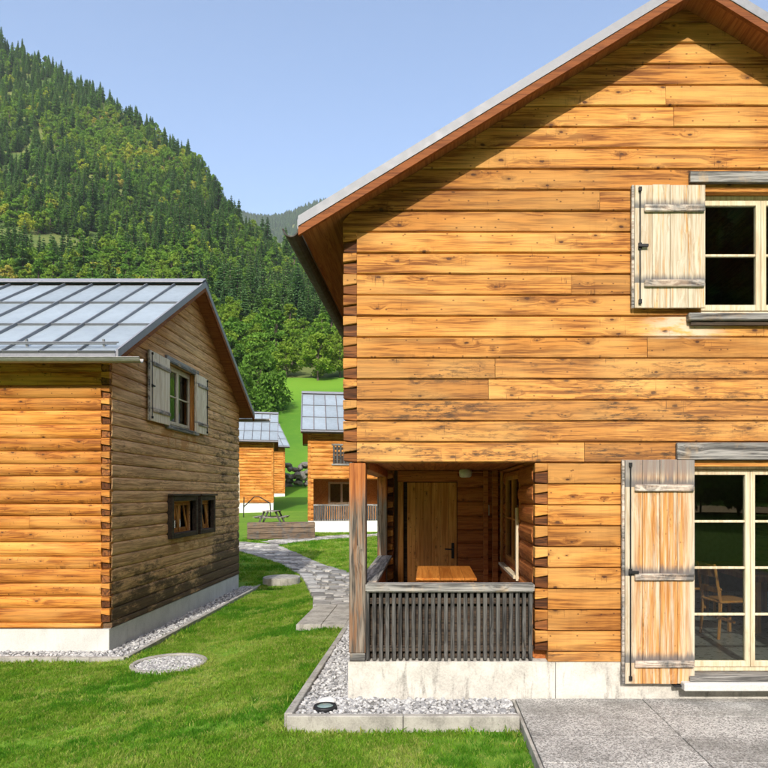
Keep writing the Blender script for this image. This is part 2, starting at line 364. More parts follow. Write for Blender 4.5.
M['autumn'] = foliage('yellowing_leaves', [(.34, .40, .06), (.39, .41, .06), (.36, .42, .055), (.40, .36, .08)], .35)
M['darkleaf'] = foliage('dark_leaves', [(.090, .190, .030), (.12, .22, .034)], .25)
M['blade'] = foliage('grass_blades', [(.12, .265, .022), (.155, .31, .024), (.195, .335, .032), (.35, .37, .10)], .35)
M['bark'] = plain('bark', (.11, .085, .06), .9)
def groundmat(name, kind):
    m = NT(name); co = m.coord()
    n1 = m.noise(co, .55, 5, .6); n2 = m.noise(co, 3.2, 5, .65); n3 = m.noise(co, 45, 3, .6)
    if kind == 'lawn':
        col = m.mix(m.ramp(n1, .35, .65), (.115, .225, .024), (.16, .285, .030))
        col = m.mix(m.ramp(n2, .56, .70, 0, .7), col, (.33, .33, .09))
        col = m.mix(m.ramp(n3, .35, .65, 0, .4), col, (.065, .15, .015))
    elif kind == 'meadow':
        col = m.mix(m.ramp(m.noise(co, .045, 5, .6), .35, .65), (.075, .19, .018), (.125, .255, .022))
        col = m.mix(m.ramp(m.noise(co, .9, 5, .7), .5, .72, 0, .4), col, (.16, .24, .035))
    else:
        col = m.mix(m.ramp(m.noise(co, .02, 5, .6), .4, .62), (.055, .095, .022), (.13, .15, .045))
        col = m.mix(m.ramp(m.noise(co, .012, 6, .6), .62, .70, 0, .8), col, (.30, .24, .14))
    return m.finish(col, .95, 0, m.bump(n3, .5, .02), .1)
M['lawn'] = groundmat('lawn_turf', 'lawn'); M['meadow'] = groundmat('meadow_turf', 'meadow'); M['hill'] = groundmat('forest_floor', 'hill')

# ------------------------------------------------------------ terrain
PROF = [(-40, -2.15), (6, -2.15), (12, -2.18), (17, -2.24), (23, -2.1), (30, -1.85), (44, -1.28), (57, -.35), (75, 2.5), (100, 9.0), (125, 17.6), (150, 28.0)]
def ground_z(X, Y):
    z = (table(PROF, Y-1.5)+table(PROF, Y)+table(PROF, Y+1.5))/3
    w = sstep(-1.5, -4.2, X)*(1-sstep(16.5, 27, Y)) if X < -1.5 else 0
    z = lerp(z, -2.53, w)
    q = math.hypot(X+3.78, Y-9.2); z = lerp(-2.485, z, sstep(.6, 1.3, q))
    q = math.hypot(X+4.02, Y-17.3); z = lerp(-2.44, z, sstep(.3, 1.0, q))
    return z + .012*noise.noise((X*.9, Y*.9, 0))*(1 if Y > 4 else 0)
def sgrid(a, b, dense, step, grow=1.35):
    out = []; x = dense[0]
    while x < dense[1]: out.append(x); x += step
    s = step; x = dense[1]
    while x < b: out.append(x); s *= grow; x += s
    out.append(b); s = step; x = dense[0]; left = []
    while True:
        s *= grow; x -= s
        if x <= a: break
        left.append(x)
    return [a]+left[::-1]+out
def grid_obj(name, rows, mat):
    mb = MB(); n = len(rows[0]); vs = [p for r in rows for p in r]
    fs = [(i*n+j, i*n+j+1, (i+1)*n+j+1, (i+1)*n+j) for i in range(len(rows)-1) for j in range(n-1)]
    mb.add(vs, fs); return mb.build(name, mat, None, smooth=True)
gx = sgrid(-320, 320, (-8, 3), .22); gy = sgrid(-60, 45, (3, 27), .25)
tag(grid_obj('lawn', [[(x, y, ground_z(x, y)) for x in gx] for y in gy], M['lawn']), kind='structure')
def e1(t): return table([(-2.2, .80), (-1.1, .78), (-.68, .708), (-.60, .674), (-.52, .628), (-.44, .578), (-.362, .524), (-.338, .488), (-.318, .452), (-.285, .416), (-.23, .382), (-.15, .355), (-.05, .33), (.2, .30), (2.2, .30)], t)
def RR(t): return table([(-2.2, 700), (-.68, 660), (-.45, 590), (-.36, 530), (-.3, 470), (-.1, 420), (2.2, 420)], t)
def hill_z(t, Y):
    if Y <= 150: return ground_z(t*Y, Y)
    R = RR(t); X = t*Y
    if Y > R: return R*e1(t) - (Y-R)*.35
    u = (Y-150)/(R-150); e = .1867+(e1(t)-.1867)*u**.82
    bump = (noise.noise((X*.011, Y*.011, 3.1))*9 + noise.noise((X*.03, Y*.03, 1.1))*4)*sstep(0, .15, u)*(1-sstep(.85, 1, u)*.7)
    return Y*e + bump
ts = [-2.2+i*.04 for i in range(111)]
mY = [43+i*3 for i in range(37)]
def mead(t, y): return ground_z(t*y, y) - (.05 if y < 45.5 else 0)
tag(grid_obj('meadow', [[(t*y, y, mead(t, y)) for t in ts] for y in mY], M['meadow']), kind='structure')
ts2 = [-2.2+i*.02 for i in range(221)]
rows = []
for i in range(61):
    u = i/60
    rows.append([(t*(148+u*(RR(t)+260-148)), 148+u*(RR(t)+260-148), hill_z(t, 148+u*(RR(t)+260-148))-.3) for t in ts2])
tag(grid_obj('hillside', rows, M['hill']), kind='structure')
def far_z(t, f): return lerp(1500*.2, 2700*(.450+.012*math.sin(t*31)+.010*(t+.2)/.1*.3), f)
rows = [[(t*lerp(1500, 2700, f), lerp(1500, 2700, f), far_z(t, f)) for t in ts2] for f in [i/20 for i in range(21)]]
rows.append([(t*3300, 3300, far_z(t, 1)-400) for t in ts2])
tag(grid_obj('far_mountain', rows, M['hill']), kind='structure')

# unseen valley side added behind the camera, shaped to darken the pane reflections
def back_z(t, d): return -2.2+max(0, d-40)*.06+max(0, d-110)*.70*(1-.00035*max(0, d-110))+6*noise.noise((t*9, d*.02, 4))*sstep(100, 180, d)
rows = [[(t*d, -d, back_z(t, d)-.1) for t in ts] for d in [55+i*11 for i in range(48)]]
tag(grid_obj('reflection_hillside', rows, M['meadow']), kind='structure')
# ------------------------------------------------------------ geometry-node scattering (for uncountable stuff)
def scatter(name, pts, protos, mat=None, parent=None):
    me = bpy.data.meshes.new(name); me.from_pydata([p[0] for p in pts], [], [])
    for nm, ty in (('rot', 'FLOAT_VECTOR'), ('scl', 'FLOAT_VECTOR'), ('variant', 'INT')): me.attributes.new(nm, ty, 'POINT')
    me.attributes['rot'].data.foreach_set('vector', [c for p in pts for c in p[1]])
    me.attributes['scl'].data.foreach_set('vector', [c for p in pts for c in p[2]])
    me.attributes['variant'].data.foreach_set('value', [p[3] for p in pts])
    o = link(bpy.data.objects.new(name, me), parent)
    ng = bpy.data.node_groups.new(name, 'GeometryNodeTree')
    ng.interface.new_socket('Geometry', in_out='INPUT', socket_type='NodeSocketGeometry'); ng.interface.new_socket('Geometry', in_out='OUTPUT', socket_type='NodeSocketGeometry')
    gi = ng.nodes.new('NodeGroupInput'); go = ng.nodes.new('NodeGroupOutput'); ip = ng.nodes.new('GeometryNodeInstanceOnPoints'); L = ng.links.new
    jg = ng.nodes.new('GeometryNodeJoinGeometry')
    for p in reversed(protos):      # the joined list is read back to front
        oi = ng.nodes.new('GeometryNodeObjectInfo'); oi.inputs['Object'].default_value = p; oi.inputs['As Instance'].default_value = True
        L(oi.outputs['Geometry'], jg.inputs[0])
    def attr(nm, ty):
        a = ng.nodes.new('GeometryNodeInputNamedAttribute'); a.data_type = ty; a.inputs['Name'].default_value = nm; return a.outputs['Attribute']
    L(gi.outputs[0], ip.inputs['Points']); L(jg.outputs[0], ip.inputs['Instance']); ip.inputs['Pick Instance'].default_value = True
    L(attr('variant', 'INT'), ip.inputs['Instance Index']); L(attr('scl', 'FLOAT_VECTOR'), ip.inputs['Scale'])
    er = ng.nodes.new('FunctionNodeEulerToRotation'); L(attr('rot', 'FLOAT_VECTOR'), er.inputs[0]); L(er.outputs[0], ip.inputs['Rotation'])
    L(ip.outputs[0], go.inputs[0])
    md = o.modifiers.new('scatter', 'NODES'); md.node_group = ng
    return o
def proto(name, me): return bpy.data.objects.new(name, me)      # never linked to the scene

# ------------------------------------------------------------ trees
def leafquad(mb, c, s, r, flat=0.0, mi=0):
    n = Vector((r.gauss(0, 1), r.gauss(0, 1), r.gauss(0, 1)+flat)).normalized()
    a = n.orthogonal().normalized(); b = n.cross(a); th = r.random()*6.28
    a, b = a*math.cos(th)+b*math.sin(th), b*math.cos(th)-a*math.sin(th)
    a *= s*r.uniform(.7, 1.3); b *= s*r.uniform(.4, .8)
    mb.add([c-a, c-b*.9, c+a, c+b], [(0, 1, 2, 3)], mi)
def conifer(seed, h, rad, layers=17, nb=8, sub=3):
    r = random.Random(seed); mb = MB()
    for i in range(layers):
        f = (i+r.uniform(-.25, .25))/layers; z = h*(.10+.88*f); R = rad*(1-f)**.85*r.uniform(.78, 1.12)+.12
        k = max(4, int(nb*(1-.45*f)+r.random()))
        for j in range(k):
            a = 6.283*(j+r.random()*.8)/k; L = R*r.uniform(.7, 1.15); d = Vector((math.cos(a), math.sin(a), 0)); side = Vector((-d.y, d.x, 0))
            p0 = Vector((0, 0, z)); tip = p0+d*L+Vector((0, 0, -L*r.uniform(.22, .5))); mid = p0+d*L*.55+Vector((0, 0, -L*.06))
            w = L*r.uniform(.26, .40)+.1
            mb.add([p0, mid-side*w+Vector((0,0,-w*.5)), tip, mid+side*w+Vector((0,0,-w*.5))], [(0, 1, 2), (0, 2, 3)])
            for q in range(sub):
                leafquad(mb, p0.lerp(tip, r.uniform(.35, 1.0))+side*r.uniform(-w, w)+Vector((0, 0, r.uniform(-.2, .05)*L)), .16*h/10*(1-.5*f)+.12, r, 1.0)
    t = MB(); t.tube([(0, 0, -1), (0, 0, h*.5), (0, 0, h*.97)], [h*.017, h*.011, .02], 6)
    return mb, t
def broadleaf(seed, h, w, nclump=26, per=70, leaf=.5, base=.16):
    r = random.Random(seed); mb = MB(); t = MB()
    t.tube([(0, 0, -1), (r.uniform(-.2, .2), r.uniform(-.2, .2), h*.3), (r.uniform(-.4, .4), r.uniform(-.4, .4), h*.72)], [h*.022, h*.016, h*.006], 7)
    cs = []
    for i in range(nclump):
        u = r.random(); zc = h*(base+.08+(.86-base)*u); wr = w*.5*math.sin(math.pi*min(1, (.20+.78*u)))**.7*r.uniform(.35, 1.0); a = r.random()*6.283
        c = Vector((math.cos(a)*wr, math.sin(a)*wr, zc)); R = w*.5*r.uniform(.24, .42)*(1.1-.4*u); cs.append((c, R))
        if i % 3 == 0: t.tube([(0, 0, max(h*.2, zc*.62)), c*.55+Vector((0, 0, zc*.40)), c], [h*.009, h*.006, h*.002], 5, caps=False)
    for c, R in cs:
        for k in range(per):
            d = Vector((r.gauss(0, 1), r.gauss(0, 1), r.gauss(0, 1))).normalized(); q = c+Vector((d.x*R, d.y*R, d.z*R*.72))*r.uniform(.55, 1.1)
            leafquad(mb, q, leaf*r.uniform(.6, 1.2), r, .6)
    return mb, t
def two(cb, tb, name, fmat):                # one mesh, two materials, for the mass of the forest
    mb = MB(); mb.add(cb.v, cb.f, 0); mb.add(tb.v, tb.f, 1); return proto(name, mb.mesh(name, [fmat, M['bark']]))
r = random.Random(3)
P_con = [two(*conifer(20+i, hh, rr_, ly, 9, 4), 'spruce_form', M['spruce']) for i, (hh, rr_, ly) in enumerate(((20, 3.4, 18), (23, 4.4, 19), (17, 4.6, 14), (21, 5.3, 16), (14, 2.6, 13)))]
P_br = [two(*broadleaf(40+i, hh, ww, 26, 42, .7), 'broadleaf_form', M['broad']) for i, (hh, ww) in enumerate(((14, 9.5), (17, 7.5), (11, 10.5), (15, 5.5)))]
P_au = [two(*broadleaf(60+i, 12, 8.5, 22, 40, .7), 'autumn_form', M['autumn']) for i in range(2)]
protos = P_con+P_br+P_au
def kind_at(X, Y, u, rr):
    n = noise.noise((X*.009+5, Y*.009, 0)) + .5*noise.noise((X*.03, Y*.03, 4))
    con = .18+.46*sstep(.12, .8, u) + n*1.15
    if rr.random() < con: return rr.randrange(5)
    return 9+rr.randrange(2) if rr.random() < .16+.35*noise.noise((X*.015, Y*.015, 9)) else 5+rr.randrange(4)
# candidate trees over the visible slope
cand = []
Y = 152.0
while Y < 670:
    step = 5.0 if Y < 300 else 5.6
    t = -.92
    while t < .05:
        jit = (r.uniform(-.8, .8), r.uniform(-.9, .9))
        tt = t+jit[0]*step/Y; yy = Y+jit[1]*step; R = RR(tt)
        if 150 < yy <= R+6:
            u = (yy-150)/(R-150); X = tt*yy
            clear = noise.noise((X*.014+40, yy*.014, 2)) + .4*noise.noise((X*.05, yy*.05, 7))
            meadow_tongue = (-.24 < tt < -.02 and yy < 168)
            if not (clear > .52 and u > .1) and not meadow_tongue: cand.append((tt, yy, X, u))
        t += step/Y
    Y += step
far_pts = []; near = []
for tt, yy, X, u in cand:
    k = kind_at(X, yy, u, r); s = r.uniform(.52, 1.02)*(1.0 if k < 5 else .92)*(1-.12*sstep(.8, 1, u))
    if k < 5 and r.random() < .12: s *= 1.25
    z = hill_z(tt, yy)-.5
    px = 428+630*tt; py = 494-630*(z+12*s)/yy
    rec = ((X, yy, z), (r.uniform(-.03, .03), r.uniform(-.03, .03), r.random()*6.28), (s*r.uniform(.9, 1.15), s*r.uniform(.9, 1.15), s), k)
    vis = (-60 < px < 352) and py < 400
    if vis and yy < 300 and len(near) < 4000 and ((px < 215 and py < 292) or (px >= 215 and py < 372)): near.append((yy, rec, px, py))
    else: far_pts.append(rec)
near.sort(key=lambda q: q[0])
N_IND = 110
for q in near[N_IND:]: far_pts.append(q[1])
fo = scatter('forest', far_pts, protos); tag(fo, 'mixed spruce and broadleaf forest covering the steep hillside', 'forest', kind='stuff')
fr = []
for i in range(2600):
    tt = r.uniform(-.36, -.10); f = 1-r.random()**1.6*.28; yy = lerp(1500, 2700, f); s = r.uniform(.8, 1.3)
    fr.append(((tt*yy, yy, far_z(tt, f)-1), (0, 0, r.random()*6.28), (s*1.5, s*1.5, s), r.randrange(3)))
tag(scatter('distant_forest', fr, P_con), 'dark spruce forest on the distant ridge', 'forest', kind='stuff')
bk = []  # unseen trees added behind the camera so the panes mirror dark foliage
for i in range(2600):
    d = r.uniform(115, 560); tt = r.uniform(-1.5, 1.5); s = r.uniform(.7, 1.2); bk.append(((tt*d, -d, back_z(tt, d)-.5), (0, 0, r.random()*6.28), (s*1.2, s*1.2, s), r.randrange(9)))
for i in range(70):
    d = r.uniform(30, 75); xx = r.uniform(-45, 45); s = r.uniform(.55, .95)*(.75+d*.004); bk.append(((xx, -d, -2.4 if d < 58 else back_z(xx/d, d)-.3), (0, 0, r.random()*6.28), (s, s, s), 5+r.randrange(4)))
tag(scatter('reflection_forest', bk, protos[:9]), 'unseen forest added behind the camera to darken the pane reflections', 'forest', kind='stuff')
# individual trees: the nearest ones, each with its crown and trunk
SPEC = {}
def spec(k):
    if k not in SPEC:
        if k < 5: hh, rr_, ly = ((20, 3.4, 24), (23, 4.4, 26), (17, 4.6, 20), (21, 5.3, 23), (14, 2.6, 17))[k]; c, t_ = conifer(200+k, hh, rr_, ly, 11, 6); fm = M['spruce']
        elif k < 9: hh, ww = ((14, 9.5), (17, 7.5), (11, 10.5), (15, 5.5))[k-5]; c, t_ = broadleaf(220+k, hh, ww, 40, 80, .5); fm = M['broad']
        else: c, t_ = broadleaf(240+k, 12, 8.5, 34, 80, .48); fm = M['autumn']
        SPEC[k] = (c.mesh('crown', fm), t_.mesh('trunk', M['bark']))
    return SPEC[k]
def tree(name, k, loc, rot, scl, label, group=None, meshes=None):
    c, t_ = meshes or spec(k)
    o = empty(name, loc); o.rotation_euler = rot; o.scale = scl
    tag(o, label, 'tree', group); obj('crown', c, o); obj('trunk', t_, o); return o
for yy, rec, px, py in near[:N_IND]:
    k = rec[3]; zone = 'behind the ridge of the left house roof' if px < 215 else 'above the meadow between the two houses'
    nm, ds = (('spruce_tree', 'dark pointed spruce') if k < 5 else ('broadleaf_tree', 'bright green broadleaf tree') if k < 9 else ('yellowing_tree', 'yellow green autumn tree'))
    tree(nm, k, rec[0], rec[1], rec[2], '%s low on the hillside %s' % (ds, zone), '%ss low on the hillside %s' % (ds, zone))
dk = broadleaf(301, 9, 10, 46, 110, .36, .02); DK = (dk[0].mesh('crown', M['darkleaf']), dk[1].mesh('trunk', M['bark']))
gr = broadleaf(305, 12, 8.5, 46, 110, .38, .08); GRN = (gr[0].mesh('crown', M['broad']), gr[1].mesh('trunk', M['bark']))
def at_px(px, Y): X = (px-428)/630*Y; return (X, Y, ground_z(X, Y))
tree('broadleaf_tree', 0, at_px(258, 118), (0, 0, .4), (1.15, 1.15, 1.25), 'large dark round tree at the meadow edge beside the left house gable', None, DK)
tree('broadleaf_tree', 0, at_px(243, 108), (0, 0, 2.4), (.95, .95, 1.0), 'dark leafy tree half hidden behind the left house eave', None, DK)
tree('broadleaf_tree', 0, at_px(318, 146), (0, 0, 1.4), (.95, .95, .92), 'light green round tree on the meadow under the big roof eave', None, GRN)
tree('broadleaf_tree', 0, at_px(286, 150), (0, 0, 3.4), (.8, .8, .72), 'smaller green tree at the top of the meadow left of the round one', None, GRN)
tree('broadleaf_tree', 0, at_px(340, 150), (0, 0, 4.4), (.8, .8, .95), 'green tree at the top of the meadow touching the big house corner', None, GRN)

# ------------------------------------------------------------ house building kit
W, L, HE, SL, PITCH = 6.84, 8.6, 4.45, .611, .21
APEX = HE+SL*W/2
def roof_z(x): return APEX-SL*abs(x-W/2)
class Wall:                                    # frame of a wall in house-local coordinates
    def __init__(s, O, U, N): s.O = Vector(O); s.U = Vector(U); s.N = Vector(N)
    def p(s, u, d, z): return s.O+s.U*u+s.N*d+Vector((0, 0, z))
ROUND = [(0, -.032), (.10, -.010), (.28, .006), (.55, .010), (.80, .002), (.94, -.014), (1, -.034)]
SEMI = [(0, -.026), (.06, -.006), (.22, .004), (.55, .006), (.85, .001), (.96, -.010), (1, -.026)]
FLAT = [(0, -.03), (.022, -.004), (.055, .004), (.5, .002), (.96, -.001), (.985, -.010), (1, -.03)]
def board_geo(mb, wl, u0, u1, z0, z1, prof, thick=.14, clip=None, wob=.004, seg=.6, mi=0):
    n = max(1, int((u1-u0)/seg)); amp = rnd.uniform(.65, 1.25) if prof is ROUND else 1.0; P = [(a_, b_*amp) for a_, b_ in prof]; off = rnd.uniform(-wob, wob); ph = rnd.random()*50
    ring = []; vs = []
    for i in range(n+1):
        f = i/n
        for fz, d in P+[(1, -thick), (0, -thick)]:
            z = z0+(z1-z0)*fz; a, b = (max(u0, clip(z)[0]), min(u1, clip(z)[1])) if clip else (u0, u1)
            if b < a: a = b = (a+b)/2
            u = a+(b-a)*f; front = d > -thick*.9
            dz = noise.noise((u*2.1+ph, z*9, 0))*.0045 if front and fz in (0, 1) else noise.noise((u*1.3+ph, z*5, 2))*.003 if front else 0
            dd = off+noise.noise((u*1.7+ph, fz*3, 5))*wob if front else 0
            vs.append(wl.p(u, d+dd, z+dz*(0 if fz in (0, 1) and not front else 1)))
    k = len(P)+2; fs = []
    for i in range(n):
        for j in range(k): a = i*k+j; b = i*k+(j+1) % k; fs.append((a, b, b+k, a+k))
    fs.append(tuple(range(k))); fs.append(tuple(n*k+j for j in range(k))[::-1])
    mb.add(vs, fs, mi)
def courses(z0, ztop, start=.1):
    out = [(z0, start)] if z0 < start-.02 else []
    z = start
    while z < z0-1e-6: z += PITCH
    while z < ztop-.03: out.append((z, min(z+PITCH, ztop))); z += PITCH
    return out
def wall_boards(parent, wl, u0, u1, crs, mat, prof, openings=(), clip=None, joints=.35, name='plank', thick=.14, single=False):
    allmb = MB()
    for za, zb in crs:
        segs = [(u0, u1)]
        if clip:
            a, b = clip(za); segs = [(max(u0, a), min(u1, b))]
        for oa, ob, oza, ozb in openings:
            if min(zb, ozb)-max(za, oza) > .5*(zb-za):
                ns = []
                for a, b in segs:
                    if ob <= a or oa >= b: ns.append((a, b)); continue
                    if oa-a > .03: ns.append((a, oa))
                    if b-ob > .03: ns.append((ob, b))
                segs = ns
        for a, b in segs:
            if b-a < .06: continue
            cuts = [a]
            if b-a > 2.4:
                if rnd.random() < joints: cuts.append(rnd.uniform(a+.9, b-.9))
                if b-a > 5 and rnd.random() < joints: cuts.append(rnd.uniform(a+.9, b-.9))
            cuts = sorted(cuts)+[b]
            for c0, c1 in zip(cuts, cuts[1:]):
                if c1-c0 < .08: continue
                mb = allmb if single else MB()
                board_geo(mb, wl, c0+(.002 if c0 > a else 0), c1-(.002 if c1 < b else 0), za+.001, zb-.001, prof, thick, clip)
                if not single: o = mb.build(name, mat, parent)
    if single: return allmb
def dovetail(parent, wl, u0, w, crs, tailmat, sgn, only=None, openend=True):
    """corner of the wall wl between u0 and u0+w; sgn=+1: the outer edge is at u0"""
    for za, zb in crs:
        h = zb-za
        if h < .15: continue
        ou, iu = (u0, u0+w) if sgn > 0 else (u0+w, u0)
        j = rnd.uniform(-.016, .016)
        t = MB()      # tail of the face board: flares towards the outer edge
        ib, it = za+h*.60+j, za+h*.985; obm, ot = za+h*.50+j, za+h*1.0
        d1 = .004+rnd.uniform(-.004, .004)
        vs = [wl.p(iu, d1, ib), wl.p(iu, d1, it), wl.p(ou, d1, ot), wl.p(ou, d1, obm), wl.p(iu, -.13, ib), wl.p(iu, -.13, it), wl.p(ou, -.13, ot), wl.p(ou, -.13, obm)]
        F8 = [(0, 1, 2, 3), (7, 6, 5, 4), (0, 4, 5, 1), (1, 5, 6, 2), (2, 6, 7, 3), (3, 7, 4, 0)]
        t.add(vs, F8); t.build('board_tail', tailmat, parent, bevel=.006)
        e = MB()      # recessed end of the cross-wall log
        d2 = -.020+rnd.uniform(-.018, .010); c = ou+(iu-ou)*.02; g = .004
        vs = [wl.p(iu, d2, za+g), wl.p(iu, d2, ib-g), wl.p(c, d2+.004, obm-g), wl.p(c, d2+.004, za+g+.012), wl.p(iu, -.13, za+g), wl.p(iu, -.13, ib-g), wl.p(c, -.13, obm-g), wl.p(c, -.13, za+g+.012)]
        e.add(vs, F8); e.build('log_end', M['end'], parent, bevel=.005)
def lining(name, parent, wl, u0, u1, z0, z1, openings, d0, d1, mat, clip=None):
    """sheet on the inner side of a wall, with holes for the openings"""
    us = sorted({u0, u1, *[o[0] for o in openings], *[o[1] for o in openings]}); zs = sorted({z0, z1, *[o[2] for o in openings], *[o[3] for o in openings]})
    us = [u for u in us if u0 <= u <= u1]; zs = [z for z in zs if z0 <= z <= z1]
    if clip: zs = sorted(set(zs+[z0+(z1-z0)*i/14 for i in range(15)]))
    mb = MB()
    for a, b in zip(us, us[1:]):
        for c, d in zip(zs, zs[1:]):
            mu, mz = (a+b)/2, (c+d)/2
            if any(o[0] < mu < o[1] and o[2] < mz < o[3] for o in openings): continue
            P = []
            for z in (c, d):
                lo, hi = clip(z) if clip else (a, b)
                for dd in (d0, d1):
                    P += [wl.p(min(max(a, lo), hi), dd, z), wl.p(max(min(b, hi), lo), dd, z)]
            mb.add(P, [(0,2,3,1),(4,5,7,6),(0,1,5,4),(2,6,7,3),(0,4,6,2),(1,3,7,5)])
    return mb.build(name, mat, parent)
def gclip(z):
    x = max(0, (z-HE)/SL); return (x, W-x)
def wbox(mb, wl, u0, u1, d0, d1, z0, z1, mi=0):
    P = [wl.p(u, d, z) for z in (z0, z1) for d in (d0, d1) for u in (u0, u1)]
    mb.add(P, [(0,2,3,1),(4,5,7,6),(0,1,5,4),(2,6,7,3),(0,4,6,2),(1,3,7,5)], mi)
def wpart(name, parent, wl, boxes, mat, bevel=.004):
    mb = MB()
    for b in boxes: wbox(mb, wl, *b)
    return mb.build(name, mat, parent, bevel=bevel)
def window(parent, wl, u0, u1, z0, z1, d, leaves, rows, name='window', fr=.05, st=.05, frame_mat=None, sash_mat=None):
    """frame with sashes; every pane an object"""
    o = wpart(name, parent, wl, [(u0, u0+fr, d-.07, d, z0, z1), (u1-fr, u1, d-.07, d, z0, z1), (u0+fr, u1-fr, d-.07, d, z1-fr, z1), (u0+fr, u1-fr, d-.07, d, z0, z0+fr)], frame_mat or M['sash'])
    a, b = u0+fr+.003, u1-fr-.003; c, e = z0+fr+.003, z1-fr-.003; w = (b-a)/leaves
    for i in range(leaves):
        l, r_ = a+i*w+.002, a+(i+1)*w-.002; dd = d+.012
        bx = [(l, l+st, dd-.05, dd, c, e), (r_-st, r_, dd-.05, dd, c, e), (l+st, r_-st, dd-.05, dd, e-st, e), (l+st, r_-st, dd-.05, dd, c, c+st*1.2)]
        ph = (e-st-c-st*1.2)/rows
        for k in range(1, rows): zz = c+st*1.2+k*ph; bx.append((l+st, r_-st, dd-.045, dd-.006, zz-.012, zz+.012))
        wpart('sash', o, wl, bx, sash_mat or M['sash'], .003)
        for k in range(rows):
            zz = c+st*1.2+k*ph; wpart('pane', o, wl, [(l+st-.005, r_-st+.005, dd-.032, dd-.026, zz+(.012 if k else 0), zz+ph-(.012 if k < rows-1 else 0))], M['glass'], 0)
    return o
def shutter(parent, wl, u0, u1, z0, z1, mat, bats, d0=.05, nb=4, edge=-1, rodmat=None, tilt=0):
    mb = MB(); o = None; n = nb; w = (u1-u0)/n
    o = wpart('shutter', parent, wl, [(u0+.01, u1-.01, d0-.022, d0-.002, z0+.02, z1-.02)], mat, 0)
    for i in range(n):
        j = rnd.uniform(-.002, .002); wpart('board', o, wl, [(u0+i*w+.0015, u0+(i+1)*w-.0015, d0, d0+.024+j, z0+rnd.uniform(-.004, .004), z1+rnd.uniform(-.004, .004))], mat, .003)
    for zb in bats:
        wpart('batten', o, wl, [(u0+.09, u1-.015, d0+.026, d0+.052, zb-.035, zb+.035)], M['shut_bat'], .008)
    e0, e1_ = (u0-.028, u0-.003) if edge < 0 else (u1+.003, u1+.028)
    wpart('edge_board', o, wl, [(e0, e1_, d0-.02, d0+.02, z0, z1)], M['shut_bat'], .004)
    r = MB(); ru = u0+.05 if edge < 0 else u1-.05
    r.tube([wl.p(ru, d0+.034, z0+.05), wl.p(ru, d0+.034, z1-.04)], .007, 6)
    for zz in (z0+.06, z1-.05): wbox(r, wl, ru-.014, ru+.014, d0+.024, d0+.05, zz-.02, zz+.02)
    r.build('locking_rod', M['iron'], o)
    zm = (z0+z1)/2; h = MB(); wbox(h, wl, ru-.02, ru+.075, d0+.04, d0+.06, zm-.014, zm+.012); wbox(h, wl, ru-.016, ru+.016, d0+.026, d0+.042, zm-.03, zm+.03)
    h.build('latch', M['iron'], o)
    return o
M['shut_bat'] = wood('batten_wood', (.60, .50, .40), (.30, .22, .16), 0, w_grey(.45), knot=.2)
